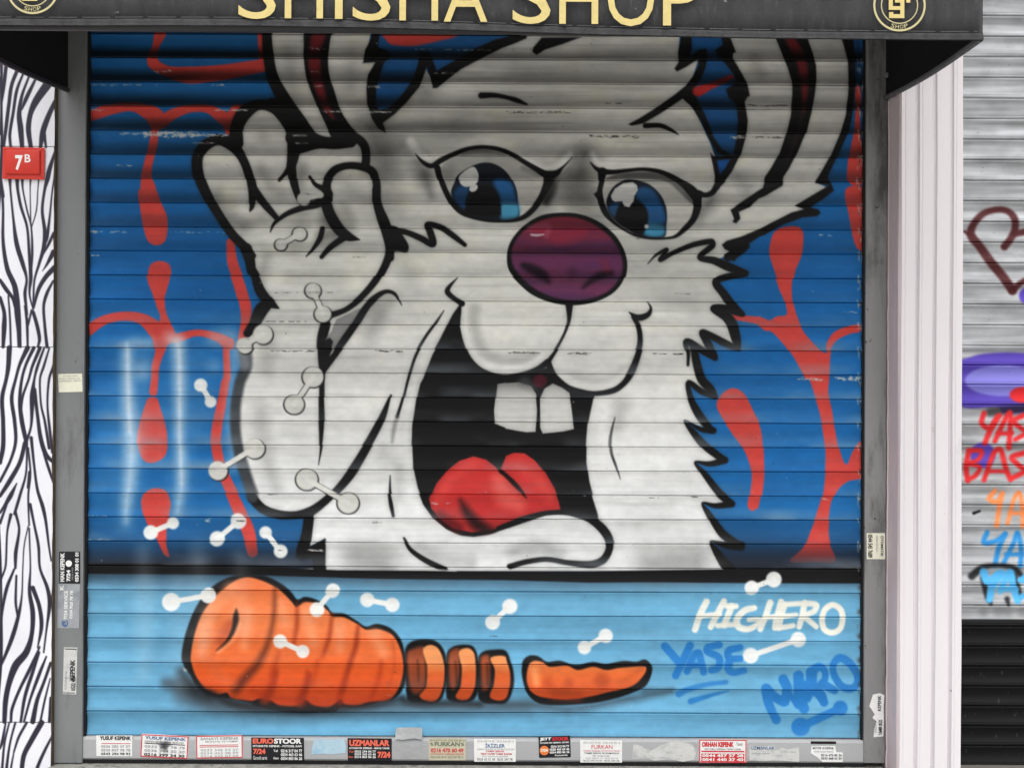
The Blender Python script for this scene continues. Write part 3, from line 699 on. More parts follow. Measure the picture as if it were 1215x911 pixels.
    for s in ("H 45,370,46 130,468,46", "H 190,366,46 150,450,44 104,540,42", "H 170,515,40 212,425,44 240,412,44 266,520,40", "H 190,482,34 260,478,34",
              "H 358,362,42 292,378,40 290,402,40 350,430,42 362,462,42 345,498,42 312,508,42", "H 478,378,40 415,396,44 415,440,40 478,442,38", "H 420,445,46 408,498,46 435,522,40 498,510,38"):
        c.stroke(s, BL, lab=L_YASE, **T)
    c.stroke("H 125,645,40 170,622,34 280,592,28 396,577,26", BL, lab=L_YASE, soft=1.6, alpha=.85)
    c.stroke("H 195,688,36 300,656,24 410,628,8", BL, lab=L_YASE, soft=1.6, alpha=.9)
    for s in ("M 112,425,92 140,560,90 180,660,84 212,732,88", "M 118,425,92 200,505,92 288,556,92", "M 282,335,96 322,430,96 305,555,90", "M 345,470,50 430,590,70",
              "M 432,300,104 440,450,110 468,570,110 492,622,100", "M 560,280,110 555,400,110 520,520,90", "M 480,400,110 600,440,120", "M 552,262,92 640,212,80 692,262,66 690,335,66 640,405,84",
              "M 600,430,110 660,500,100 688,562,84", "M 670,375,84 735,415,80 792,446,70"):
        c.stroke(s, BL, lab=L_MARO, **T)
    c.stroke("M 830,130,78 772,205,64 788,305,70 862,405,76 955,425,78 1008,375,72 1008,285,72 950,190,82 890,140,82", BL, closed=True, lab=L_MARO, **T)
    ax, ay, s_ = pt("M", 450, 802); bx, by, s_ = pt("M", 848, 618)
    c.stroke(np.array([[ax, ay, 10], [bx, by, 9]]), BL, smooth=False, lab=L_BONE + NB, **T)
    c.stroke(np.array([[ax, ay, 182 / s_]]), BL, smooth=False, lab=L_BONE + NB, **T)
    c.stroke(np.array([[bx, by, 146 / s_]]), BL, smooth=False, lab=L_BONE + NB, **T)

    # ------------------------------------------------------------ wear: scuffs, dust, chips
    rng = np.random.RandomState(11)
    def scuff(s, h, col, dens, seed):
        p = P(s)
        x0, y0, x1, y1 = p[0, 0], p[0, 1], p[1, 0], p[1, 1]
        r = np.random.RandomState(seed)
        n = max(2, int((x1 - x0) * dens))
        for _ in range(n):
            t = r.rand()
            x = x0 + t * (x1 - x0); y = y0 + t * (y1 - y0) + r.randn() * h * .28
            l = r.uniform(.6, 4.5)
            c.stroke(np.array([[x, y, r.uniform(.3, .45 * h)], [x + l, y + r.randn() * .15, .3]]), col, soft=.6, smooth=False, alpha=r.uniform(.5, .95))
    WS = (190, 190, 186)
    for q, (s, h, d) in enumerate((("A0 565,645 700,643", 3, .8), ("A0 690,645 960,648", 6, 2.4), ("A0 920,650 1090,650", 3, 1.4), ("A0 920,688 1020,688", 2, 1), ("A0 430,530 500,528", 2.5, .9), ("A0 1030,530 1190,530", 2, 1.2),
                                  ("A0 440,408 680,410", 1.4, .5), ("A0 1010,410 1110,410", 1.5, .5), ("A0 740,345 825,345", 3, .7), ("A0 530,795 630,797", 1.4, .5), ("A1 335,538 655,540", 1.8, 1.1), ("A1 190,652 260,652", 1.6, 1.3),
                                  ("A1 200,690 255,690", 1.4, 1.2), ("A1 545,418 610,418", 2, 1.2), ("A1 870,352 985,354", 2.2, .8), ("A1 780,238 1140,242", 1.5, .5), ("A1 270,235 355,237", 2.4, .6), ("A1 280,345 310,346", 2, .9),
                                  ("A1 290,413 320,414", 2, 1), ("A2 1080,660 1155,662", 3.4, 1.8), ("B0 418,203 460,203", 3, 1.8), ("B0 470,203 620,203", 2, .4), ("B0 430,317 490,317", 2.4, .5), ("B0 810,205 1070,206", .8, .3),
                                  ("C0 985,675 1010,675", 4, 1.2), ("C1 262,820 335,821", 1.6, 2.2), ("C1 860,594 885,594", 3, 1), ("C1 925,594 945,594", 1.5, 1), ("C2 365,560 385,561", 1.5, .8),
                                  ("C0 410,655 520,657", 1.2, .4), ("C0 420,768 520,769", 1.2, .4), ("B3 400,868 470,862", 5, 1.4), ("B3 170,866 290,868", 3, 1.2), ("B3 340,864 400,866", 3, 1.4), ("B3 270,208 330,210", 1.5, .6),
                                  ("B3 390,560 440,562", 1.5, .6), ("C3 290,546 320,547", 2, 1.2), ("D0 825,455 845,465", 3, 1), ("D1 610,575 625,580", 1.5, .5))):
        scuff(s, h, WS, d, 100 + q)
    # black scuffs on the white fur
    for q, (s, h, d) in enumerate((("B1 575,775 715,778", 1.6, 1.0), ("B1 80,775 290,775", 1.2, .7), ("B1 460,325 530,326", .7, .4), ("B2 5,783 155,785", 1.7, 1.0), ("B2 295,787 400,788", 1.7, 1.2), ("B2 700,787 760,789", 1.4, .7), ("B2 800,790 840,791", 2.2, 1.5),
                                   ("A2 400,655 630,658", 2.6, .8), ("A2 0,540 310,541", 2.0, .6), ("A2 460,498 550,498", .8, .8), ("A2 20,238 160,240", 1.2, .2), ("C2 680,567 740,568", .7, .5), ("C2 890,564 920,564", .9, 1), ("C2 310,556 400,557", .8, .4),
                                   ("I 150,672 390,675", 2.0, .6), ("I 140,482 380,484", 1.6, .7), ("I 560,868 640,868", .5, .5), ("B1 30,634 250,634", .6, .5), ("B1 100,495 400,495", .5, .3), ("D1 1085,305 1105,307", 1.2, .8), ("D1 640,470 650,470", 1, .6),
                                   ("B2 810,500 880,502", .8, .4), ("B2 620,240 640,230", 1.2, .8), ("C1 70,552 100,552", .8, .8), ("C1 570,687 620,688", .8, .6), ("C0 1130,678 1170,680", 2, 1.2), ("C1 120,822 140,822", 1.2, 1))):
        scuff(s, h, (30, 30, 30), d, 300 + q)
    # chipped right-hand slat ends
    for q in range(31):
        y = 66 + q * 28.7 + 3.5
        if y < 690:
            for dx_ in (1.5, 4.5, 7.5):
                c.stroke(np.array([[1026 - dx_ - rng.uniform(0, 1), y + rng.uniform(-2, 2), rng.uniform(1.0, 2.2)], [1026 - dx_, y + rng.uniform(5, 12), .8]]), (172, 172, 168) if dx_ != 4.5 else (40, 36, 36), soft=.9, smooth=False, alpha=.75)
        for _ in range(14):
            x = 1026 - abs(rng.randn()) * 3.8
            yy_ = y + rng.rand() * 14
            col = ((196, 194, 186), (150, 150, 146), (74, 52, 42))[rng.randint(3)] if y < 690 else ((70, 50, 44), (40, 34, 34), (120, 96, 84))[rng.randint(3)]
            c.stroke(np.array([[x, yy_, rng.uniform(.5, 1.6)], [x + rng.uniform(-.5, .5), yy_ + rng.uniform(1, 6), .5]]), col, soft=.6, smooth=False, alpha=.8)
        if y > 690:
            c.stroke(np.array([[1021, y - 4, 5], [1026, y - 1, 9]]), (58, 42, 38), soft=4, alpha=.85, smooth=False)
        c.stroke(np.array([[100.5, y - 6, 3], [100.5, y + 8, 2]]), (28, 36, 46), soft=2.5, alpha=.5, smooth=False)
    # droppings / specks
    for _ in range(260):
        x = rng.uniform(100, 1026); y = rng.uniform(40, 870)
        v = rng.rand()
        col = (205, 205, 200) if v < .55 else (30, 30, 30)
        c.stroke(np.array([[x, y, rng.uniform(.4, 1.3)]]), col, soft=.5, smooth=False, alpha=rng.uniform(.3, .8))
    # grey traffic film, streaked along the slats
    g = fbm((H, W), 180, 5, 31, 3)
    gp = fbm((H, W), 14, 9, 33, 3)
    c.img *= (0.955 + 0.09 * gp)[..., None]
    m = np.clip((g - 0.50) * 2.2, 0, 1) * np.interp(Y, [30, 200, 400, 884], [0.30, 0.24, 0.14, 0.10])
    m = m[..., None]
    c.img[:] = c.img * (1 - m) + np.array([0.25, 0.26, 0.27], np.float32) * m
    c.nbones = NB
    c.img[:] = np.clip(c.img, 0, 1)
    return c

# ================================================================== scene helpers
def srgb(*c):
    c = [v / 255.0 for v in c]
    return tuple(v / 12.92 if v <= 0.04045 else ((v + 0.055) / 1.055) ** 2.4 for v in c)


def lin(a):
    return np.where(a <= 0.04045, a / 12.92, ((np.maximum(a, 0) + 0.055) / 1.055) ** 2.4)


def tag(o, label=None, cat=None, group=None, kind=None):
    if label: o['label'] = label
    if cat: o['category'] = cat
    if group: o['group'] = group
    if kind: o['kind'] = kind
    return o


def empty(name, loc):
    o = bpy.data.objects.new(name, None)
    o.location = loc
    o.empty_display_size = 0.1
    col.objects.link(o)
    return o


def link(name, me, mat, parent=None):
    o = bpy.data.objects.new(name, me)
    if mat is not None:
        me.materials.append(mat)
    col.objects.link(o)
    if parent is not None:
        o.parent = parent
        if parent.parent is None:                          # parts keep their own world coordinates
            o.matrix_parent_inverse = Matrix.Translation(parent.location).inverted()
    return o


def from_bm(name, bm, mat, parent=None, smooth=False):
    me = bpy.data.meshes.new(name)
    bmesh.ops.recalc_face_normals(bm, faces=bm.faces)
    bm.to_mesh(me)
    bm.free()
    if smooth:
        me.polygons.foreach_set('use_smooth', [True] * len(me.polygons))
    return link(name, me, mat, parent)


def bm_box(bm, x0, x1, y0, y1, z0, z1, bevel=0.0):
    vs_ = [bm.verts.new((x, y, z)) for x in (x0, x1) for y in (y0, y1) for z in (z0, z1)]
    fs = [(0, 1, 3, 2), (4, 6, 7, 5), (0, 4, 5, 1), (2, 3, 7, 6), (0, 2, 6, 4), (1, 5, 7, 3)]
    faces = [bm.faces.new([vs_[i] for i in f]) for f in fs]
    if bevel:
        ed = list({e for f in faces for e in f.edges})
        bmesh.ops.bevel(bm, geom=ed, offset=bevel, segments=2, affect='EDGES', profile=0.6)
    return bm


def bm_prism(bm, pts, axis, d0, d1):
    """extrude a polygon; axis 'y': pts are (x,z); 'x': pts are (y,z); 'z': pts are (x,y)"""
    def mk(p, d):
        return {'y': (p[0], d, p[1]), 'x': (d, p[0], p[1]), 'z': (p[0], p[1], d)}[axis]
    a = [bm.verts.new(mk(p, d0)) for p in pts]
    b = [bm.verts.new(mk(p, d1)) for p in pts]
    bm.faces.new(a)
    bm.faces.new(b[::-1])
    n = len(pts)
    for i in range(n):
        bm.faces.new((a[i], b[i], b[(i + 1) % n], a[(i + 1) % n]))
    return bm


def bm_tube(bm, pts, r, n=10):
    rings = []
    for i, p in enumerate(pts):
        p = Vector(p)
        t = (Vector(pts[min(i + 1, len(pts) - 1)]) - Vector(pts[max(i - 1, 0)])).normalized()
        a = t.orthogonal().normalized()
        b = t.cross(a)
        rings.append([bm.verts.new(p + (a * math.cos(2 * math.pi * k / n) + b * math.sin(2 * math.pi * k / n)) * r) for k in range(n)])
    for i in range(len(rings) - 1):
        for k in range(n):
            bm.faces.new((rings[i][k], rings[i][(k + 1) % n], rings[i + 1][(k + 1) % n], rings[i + 1][k]))
    bm.faces.new(rings[0][::-1]); bm.faces.new(rings[-1])
    return bm


# ---------------------------------------------------------------- materials
def mat(name, color, rough=0.6, spec=0.3, metal=0.0, noise=0.0, nscale=8.0, stretch=(1, 1, 1), bump=0.0, bscale=60.0, col2=None, thr=(0.45, 0.62), specks=None):
    m = bpy.data.materials.new(name)
    m.use_nodes = True
    t = m.node_tree
    b = t.nodes['Principled BSDF']
    b.inputs['Base Color'].default_value = (*color, 1)
    b.inputs['Roughness'].default_value = rough
    b.inputs['Specular IOR Level'].default_value = spec
    b.inputs['Metallic'].default_value = metal
    tc = t.nodes.new('ShaderNodeTexCoord')
    mp = t.nodes.new('ShaderNodeMapping')
    mp.inputs['Scale'].default_value = stretch
    t.links.new(tc.outputs['Object'], mp.inputs['Vector'])
    cur = None
    if noise:
        n = t.nodes.new('ShaderNodeTexNoise')
        n.inputs['Scale'].default_value = nscale
        n.inputs['Detail'].default_value = 6
        n.inputs['Roughness'].default_value = 0.62
        t.links.new(mp.outputs['Vector'], n.inputs['Vector'])
        r = t.nodes.new('ShaderNodeMapRange')
        r.inputs['From Min'].default_value, r.inputs['From Max'].default_value = 0.3, 0.7
        r.inputs['To Min'].default_value, r.inputs['To Max'].default_value = 1 - noise, 1 + noise
        t.links.new(n.outputs['Fac'], r.inputs['Value'])
        mx = t.nodes.new('ShaderNodeVectorMath')
        mx.operation = 'SCALE'
        mx.inputs[0].default_value = color
        t.links.new(r.outputs['Result'], mx.inputs['Scale'])
        cur = mx.outputs['Vector']
        rr = t.nodes.new('ShaderNodeMapRange')
        rr.inputs['To Min'].default_value, rr.inputs['To Max'].default_value = max(0.05, rough - 0.15), min(1, rough + 0.15)
        t.links.new(n.outputs['Fac'], rr.inputs['Value'])
        t.links.new(rr.outputs['Result'], b.inputs['Roughness'])
    if col2 is not None:
        n2 = t.nodes.new('ShaderNodeTexNoise')
        n2.inputs['Scale'].default_value = nscale * 1.7
        n2.inputs['Detail'].default_value = 8
        n2.inputs['Roughness'].default_value = 0.7
        mp2 = t.nodes.new('ShaderNodeMapping')
        mp2.inputs['Scale'].default_value = stretch
        mp2.inputs['Location'].default_value = (3.1, 7.7, 1.3)
        t.links.new(tc.outputs['Object'], mp2.inputs['Vector'])
        t.links.new(mp2.outputs['Vector'], n2.inputs['Vector'])
        r2 = t.nodes.new('ShaderNodeMapRange')
        r2.interpolation_type = 'SMOOTHSTEP'
        r2.inputs['From Min'].default_value, r2.inputs['From Max'].default_value = thr
        t.links.new(n2.outputs['Fac'], r2.inputs['Value'])
        mix = t.nodes.new('ShaderNodeMix')
        mix.data_type = 'RGBA'
        if cur is not None:
            t.links.new(cur, mix.inputs['A'])
        else:
            mix.inputs['A'].default_value = (*color, 1)
        mix.inputs['B'].default_value = (*col2, 1)
        t.links.new(r2.outputs['Result'], mix.inputs['Factor'])
        cur = mix.outputs['Result']
    if specks is not None:
        sc, sthr, scol = specks
        n3 = t.nodes.new('ShaderNodeTexNoise')
        n3.inputs['Scale'].default_value = sc
        n3.inputs['Detail'].default_value = 3
        t.links.new(tc.outputs['Object'], n3.inputs['Vector'])
        r3 = t.nodes.new('ShaderNodeMapRange')
        r3.inputs['From Min'].default_value, r3.inputs['From Max'].default_value = sthr, sthr + 0.03
        t.links.new(n3.outputs['Fac'], r3.inputs['Value'])
        mix3 = t.nodes.new('ShaderNodeMix')
        mix3.data_type = 'RGBA'
        if cur is not None:
            t.links.new(cur, mix3.inputs['A'])
        else:
            mix3.inputs['A'].default_value = (*color, 1)
        mix3.inputs['B'].default_value = (*scol, 1)
        t.links.new(r3.outputs['Result'], mix3.inputs['Factor'])
        cur = mix3.outputs['Result']
    if cur is not None:
        t.links.new(cur, b.inputs['Base Color'])
    if bump:
        nb = t.nodes.new('ShaderNodeTexNoise')
        nb.inputs['Scale'].default_value = bscale
        nb.inputs['Detail'].default_value = 5
        t.links.new(mp.outputs['Vector'], nb.inputs['Vector'])
        bp = t.nodes.new('ShaderNodeBump')
        bp.inputs['Strength'].default_value = bump
        bp.inputs['Distance'].default_value = 0.004
        t.links.new(nb.outputs['Fac'], bp.inputs['Height'])
        t.links.new(bp.outputs['Normal'], b.inputs['Normal'])
    return m


def paint_mat(name, rough=0.5, spec=0.25, bump=0.12):
    m = mat(name, (0.5, 0.5, 0.5), rough=rough, spec=spec, noise=0.0, bump=bump, bscale=900)
    t = m.node_tree
    a = t.nodes.new('ShaderNodeAttribute')
    a.attribute_name = 'paint'
    t.links.new(a.outputs['Color'], t.nodes['Principled BSDF'].inputs['Base Color'])
    return m


M_SPRAY = paint_mat('spray_paint', 0.62, 0.16, 0.05)
M_VINYL = paint_mat('printed_vinyl', 0.4, 0.3, 0.03)
M_RAIL = mat('galvanised_paint', srgb(120, 122, 123), 0.5, 0.35, 0.0, 0.10, 5, (1, 1, 0.25), 0.08, 140, srgb(86, 86, 85), (0.52, 0.74), (40, 0.72, srgb(70, 70, 69)))
M_RAILR = mat('galvanised_paint_worn', srgb(132, 132, 132), 0.5, 0.35, 0.0, 0.14, 6, (1, 1, 0.22), 0.08, 140, srgb(74, 75, 74), (0.48, 0.70), (34, 0.70, srgb(60, 60, 60)))
M_BOTTOM = mat('bottom_rail_paint', srgb(164, 165, 166), 0.5, 0.35, 0.0, 0.07, 7, (0.35, 1, 1), 0.06, 120, srgb(138, 138, 138), (0.52, 0.76))
M_DARKGAP = mat('gap_shade_black', (0.012, 0.012, 0.013), 0.8, 0.2)  # black standing in for shade in the gaps and slot
M_CANVAS = mat('awning_canvas', srgb(87, 87, 89), 0.75, 0.2, 0.0, 0.22, 26, (1, 1, 0.28), 0.25, 420, srgb(116, 115, 115), (0.54, 0.78), (55, 0.735, srgb(165, 165, 163)))
M_CANVAS_IN = mat('awning_lining', (0.012, 0.012, 0.013), 0.9, 0.1, 0.0, 0.2, 12)
M_STITCH = mat('hem_thread', srgb(112, 112, 114), 0.8, 0.2)
M_HEM = mat('awning_hem', srgb(92, 92, 94), 0.7, 0.2, 0.0, 0.25, 40, (1, 1, 0.6), 0.3, 300)
M_STEEL = mat('black_steel', (0.02, 0.02, 0.021), 0.45, 0.4)
M_GOLD = mat('gold_vinyl', srgb(208, 190, 126), 0.5, 0.25, 0.0, 0.05, 40, col2=srgb(196, 177, 114), thr=(0.5, 0.7))
M_GOLD2 = mat('gold_vinyl_pale', srgb(192, 182, 136), 0.5, 0.3)
M_PILASTER = mat('pink_white_stucco', srgb(216, 211, 214), 0.75, 0.2, 0.0, 0.05, 3, (1, 1, 0.3), 0.12, 160, srgb(192, 184, 188), (0.52, 0.80), (26, 0.735, srgb(150, 142, 142)))
M_JAMB = mat('pink_grey_shade_side', srgb(208, 194, 196), 0.85, 0.15, 0.0, 0.07, 9, (1, 1, 0.4), 0.25, 120)  # pilaster coat tinted darker and warmer for the shaded return
M_CONC = mat('concrete', srgb(150, 149, 143), 0.9, 0.15, 0.0, 0.22, 22, (1, 1, 1), 0.5, 90, srgb(105, 103, 99), (0.5, 0.68))
M_PAVE = mat('paving', srgb(180, 178, 173), 0.9, 0.2, 0.0, 0.15, 6, (1, 1, 1), 0.4, 60)
M_WALL = mat('grey_render', srgb(170, 166, 160), 0.9, 0.15, 0.0, 0.1, 4, (1, 1, 1), 0.3, 80)
M_BRACKET = mat('brown_edge', srgb(96, 84, 66), 0.8, 0.2, 0.0, 0.3, 20, (1, 1, 0.2), col2=srgb(70, 66, 60), thr=(0.45, 0.6))
M_RED = mat('red_enamel', srgb(196, 44, 28), 0.4, 0.4, 0.0, 0.08, 20, bump=0.05, bscale=60)
M_WHITE = mat('white_enamel', srgb(228, 228, 226), 0.4, 0.3)


def flat_mat(c, name, rough=0.45):
    return mat(name, srgb(*c), rough, 0.3, 0.0, 0.06, 60)


# ---------------------------------------------------------------- painted sheet -> meshes
def sheet(points, colors, labels, names, material, default_parent, parents):
    """points (R,C,3), colours (R,C,3) display values, labels (R-1,C-1).
    One mesh per label, all sharing the same surface."""
    R_, C_ = points.shape[:2]
    flatp = points.reshape(-1, 3)
    flatc = lin(colors.reshape(-1, 3))
    idx = np.arange(R_ * C_).reshape(R_, C_)
    quads = np.stack([idx[:-1, :-1], idx[1:, :-1], idx[1:, 1:], idx[:-1, 1:]], -1).reshape(-1, 4)
    lab = labels.reshape(-1)
    made = {}
    for l in names:
        q = quads[lab == l]
        if not len(q):
            continue
        used, inv = np.unique(q, return_inverse=True)
        q = inv.reshape(-1, 4)
        name = names[l][0]
        me = bpy.data.meshes.new(name)
        nv, nf = len(used), len(q)
        me.vertices.add(nv)
        me.vertices.foreach_set('co', flatp[used].astype(np.float32).ravel())
        me.loops.add(nf * 4)
        me.loops.foreach_set('vertex_index', q.astype(np.int32).ravel())
        me.polygons.add(nf)
        me.polygons.foreach_set('loop_start', np.arange(0, nf * 4, 4, dtype=np.int32))
        me.update(calc_edges=True)
        a = me.color_attributes.new('paint', 'FLOAT_COLOR', 'POINT')
        rgba = np.ones((nv, 4), np.float32)
        rgba[:, :3] = flatc[used]
        a.data.foreach_set('color', rgba.ravel())
        me.validate()
        par = default_parent if names[l][1] is None else made.get(names[l][1], default_parent)
        o = link(name, me, material, par)
        if len(names[l]) > 2:
            o['label'] = names[l][2]
        made[l] = o
    return made


def slat_profile(kind=0):
    """(t, depth) down one slat, depth positive into the wall, metres"""
    if kind == 0:
        ts = [0.0, 0.015, 0.024, 0.036, 0.050]                 # dark joint, then a rounded shoulder
        ys = [0.0072, 0.0066, 0.0012, -0.0004, -0.0008]
        for t in np.linspace(0.064, 0.915, 26):                # shallow hollow face
            s = (t - 0.064) / 0.851
            ts.append(t); ys.append(-0.0004 + 0.0070 * (1 - (2 * s - 1) ** 2))
        for t in np.linspace(0.926, 0.988, 6):                 # rolled lip
            s = (t - 0.926) / 0.062
            ts.append(t); ys.append(0.0012 - 0.0036 * math.sin(math.pi * (0.10 + 0.82 * s)) ** 0.8)
        return np.array(ts), np.array(ys)
    ts, ys = [0.0, 0.03, 0.045, 0.07], [0.007, 0.006, 0.001, -0.0005]
    for t in np.linspace(0.10, 0.86, 20):
        s = (t - 0.10) / 0.76
        ts.append(t); ys.append(-0.0003 + 0.0095 * (1 - (2 * s - 1) ** 2))
    for t in np.linspace(0.875, 0.985, 7):
        s = (t - 0.875) / 0.11
        ts.append(t); ys.append(0.0016 - 0.0030 * math.sin(math.pi * (0.06 + 0.86 * s)) ** 0.8)
    return np.array(ts), np.array(ys)


# ---------------------------------------------------------------- lettering
def text_mesh(body, bold=0.0, spacing=1.0):
    cu = bpy.data.curves.new('lettering', 'FONT')
    cu.body = body
    cu.size = 1.0
    cu.offset = bold
    cu.space_character = spacing
    cu.resolution_u = 4
    ob = bpy.data.objects.new('lettering', cu)
    col.objects.link(ob)
    dg = bpy.context.evaluated_depsgraph_get()
    me = bpy.data.meshes.new_from_object(ob.evaluated_get(dg))
    bpy.data.objects.remove(ob)
    bpy.data.curves.remove(cu)
    n = len(me.vertices)
    v = np.empty(n * 3, np.float32)
    me.vertices.foreach_get('co', v)
    polys = [tuple(p.vertices) for p in me.polygons]
    bpy.data.meshes.remove(me)
    return v.reshape(-1, 3)[:, :2].astype(float), polys


_tcache = {}


def text_into(acc, body, x0, x1, z0, z1, bold=0.02, rot=0, fit=True, align='l'):
    """add lettering filling a box (local u right, v up) to acc = [verts, polys]; rot in quarter turns"""
    key = (body, bold)
    if key not in _tcache:
        _tcache[key] = text_mesh(body, bold)
    v, pol = _tcache[key]
    lo, hi = v.min(0), v.max(0)
    u = (v - lo) / np.maximum(hi - lo, 1e-6)
    if rot == 1:                      # reads upwards
        u = np.stack([1 - u[:, 1], u[:, 0]], 1)
    elif rot == -1:                   # reads downwards
        u = np.stack([u[:, 1], 1 - u[:, 0]], 1)
    w = np.stack([x0 + u[:, 0] * (x1 - x0), z0 + u[:, 1] * (z1 - z0)], 1)
    base = len(acc[0])
    acc[0].extend(map(tuple, w))
    acc[1].extend(tuple(i + base for i in p) for p in pol)


def flat_obj(name, acc, fn, material, parent=None):
    """acc = [2D verts, polys]; fn maps (u, v) to a world point"""
    me = bpy.data.meshes.new(name)
    me.from_pydata([tuple(fn(u, v)) for u, v in acc[0]], [], acc[1])
    me.update()
    return link(name, me, material, parent)


def rect(acc, x0, x1, z0, z1):
    b = len(acc[0])
    acc[0].extend([(x0, z0), (x1, z0), (x1, z1), (x0, z1)])
    acc[1].append((b, b + 1, b + 2, b + 3))


def ring(acc, cx, cz, r0, r1, n=72, a0=0, a1=2 * math.pi):
    b = len(acc[0])
    for i in range(n + 1):
        a = a0 + (a1 - a0) * i / n
        acc[0].append((cx + r0 * math.cos(a), cz + r0 * math.sin(a)))
        acc[0].append((cx + r1 * math.cos(a), cz + r1 * math.sin(a)))
    for i in range(n):
        acc[1].append((b + 2 * i, b + 2 * i + 1, b + 2 * i + 3, b + 2 * i + 2))


def disc(acc, cx, cz, r, n=40):
    b = len(acc[0])
    acc[0].extend([(cx + r * math.cos(2 * math.pi * i / n), cz + r * math.sin(2 * math.pi * i / n)) for i in range(n)])
    acc[1].append(tuple(range(b, b + n)))


# ================================================================== ground and building
bm = bmesh.new(); bm_box(bm, -300, 300, -300, 300, -0.62, -0.30)
tag(from_bm('pavement', bm, M_PAVE), kind='structure')
bm = bmesh.new(); bm_box(bm, -6.0, 6.0, 0.16, 0.46, -0.30, 6.5)
tag(from_bm('shop_wall', bm, M_WALL), 'grey rendered shop front wall behind the shutters', 'wall')

RAIL_Y = -0.022
XL, XR = at(102.5, 455).x, at(1026.2, 455).x
Z_BOT = at(560, 873.2).z                  # foot of the painted curtain
SEAM0 = at(450, 69.9).z
PITCH_Z = (SEAM0 - at(450, 873.0).z) / 28.0

xl2, xr2 = at(62, 500, RAIL_Y).x, at(1053.5, 500, -0.03).x
bm = bmesh.new(); bm_box(bm, xl2 + 0.004, xr2 - 0.004, -0.135, 0.155, -0.298, at(560, 906.2, 0).z, 0.006)
tag(from_bm('doorstep', bm, M_CONC), 'worn concrete doorstep under the big painted shutter', 'doorstep')

# ================================================================== the painted roller shutter
root = tag(empty('roller_shutter', at(564, 905, 0)), 'wide roller shutter painted with a grinning white cartoon rabbit and a sliced carrot', 'roller shutter', 'roller shutters of the shops')
mural = paint_mural(1.35)
pt_, py_ = slat_profile(0)
n_sl = 30                                  # slats: the top two sit behind the awning
rows_z, rows_y, rows_t = [], [], []
rng = np.random.RandomState(3)
for n in range(-2, 28):
    top = SEAM0 - n * PITCH_Z
    off = rng.uniform(-0.0011, 0.0011)
    rows_z.extend(top - pt_ * PITCH_Z); rows_y.extend(py_ + off); rows_t.extend(pt_)
rows_z, rows_y, rows_t = np.array(rows_z), np.array(rows_y), np.array(rows_t)
NCOL = 1180
cx_ = np.linspace(XL, XR, NCOL)
Xg = np.broadcast_to(cx_[None, :], (len(rows_z), NCOL)).copy()
Zg = np.broadcast_to(rows_z[:, None], Xg.shape).copy()
# slats are never dead straight: slight sag and soft dents
slat_i = np.repeat(np.arange(30), len(pt_))
sag = np.zeros_like(Xg)
for i in range(30):
    ph, am = rng.uniform(0, 6.28), rng.uniform(0.0004, 0.0017)
    f = rng.uniform(1.2, 3.2)
    sag[slat_i == i] = am * np.sin(cx_ * f + ph)[None, :]
Yg = np.broadcast_to(rows_y[:, None], Xg.shape) + sag + (fbm(Xg.shape, 150, 16, 77, 2) - 0.5) * 0.0034
Zg = Zg + sag * 0.6
U, V = photo(Xg, Yg, Zg)
# the slats have slipped sideways a little since they were painted: outlines step at the joints
slip = rng.uniform(-0.75, 0.75, 30)[slat_i][:, None]
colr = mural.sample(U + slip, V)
# near-black band, strongest in the top rows, pale street dust further down: it sits on the lower half of each slat
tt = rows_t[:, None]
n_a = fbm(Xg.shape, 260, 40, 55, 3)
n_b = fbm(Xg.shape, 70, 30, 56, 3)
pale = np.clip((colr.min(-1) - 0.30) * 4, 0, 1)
dark_band = np.clip((tt - 0.38) / 0.40, 0, 1) * np.interp(V, [30, 80, 160, 250, 330], [0.80, 0.78, 0.55, 0.25, 0.0]) * np.clip(0.15 + 1.5 * n_a, 0, 1) * (1 - 0.72 * pale)
colr = colr * (1 - dark_band[..., None]) + np.array([0.075, 0.072, 0.070], np.float32) * dark_band[..., None]
dust = np.clip((tt - 0.45) / 0.45, 0, 1) * np.interp(V, [330, 420, 660, 690], [0.0, 0.55, 0.62, 0.14]) * np.clip((n_a + n_b - 0.82) * 1.7, 0, 1) * (1 - pale)
colr = colr * (1 - dust[..., None]) + np.array([0.56, 0.60, 0.63], np.float32) * dust[..., None]
colr = colr.astype(np.float32)
labs = mural.label(0.25 * (U[:-1, :-1] + U[1:, :-1] + U[1:, 1:] + U[:-1, 1:]), 0.25 * (V[:-1, :-1] + V[1:, :-1] + V[1:, 1:] + V[:-1, 1:]))
names = {L_WALL: ('shutter_curtain', None), L_RABBIT: ('painted_rabbit', None, 'white cartoon rabbit with open mouth and purple nose'), L_BAND: ('painted_table_edge', None), L_CARROT: ('painted_carrot', None, 'thick ringed end of an orange carrot'),
         L_TIP: ('painted_carrot_tip', None), L_SLICE1: ('painted_carrot_slice', None), L_SLICE2: ('painted_carrot_slice', None), L_SLICE3: ('painted_carrot_slice', None),
         L_HIGH: ('painted_lettering', None, 'white word HIGHERO'), L_YASE: ('painted_lettering', None, 'blue word YASE with two strokes under it'), L_MARO: ('painted_lettering', None, 'blue word MARO'),
         L_EAR: ('ear', L_RABBIT), L_EAR2: ('ear', L_RABBIT), L_HAND: ('raised_hand', L_RABBIT), L_EYE: ('eye', L_RABBIT), L_EYE2: ('eye', L_RABBIT), L_NOSE: ('nose', L_RABBIT),
         L_MOUTH: ('mouth', L_RABBIT), L_TOOTH: ('tooth', L_RABBIT), L_TOOTH2: ('tooth', L_RABBIT), L_TONGUE: ('tongue', L_RABBIT)}
for n in range(mural.nbones):
    names[L_BONE + n] = ('painted_bone', None)
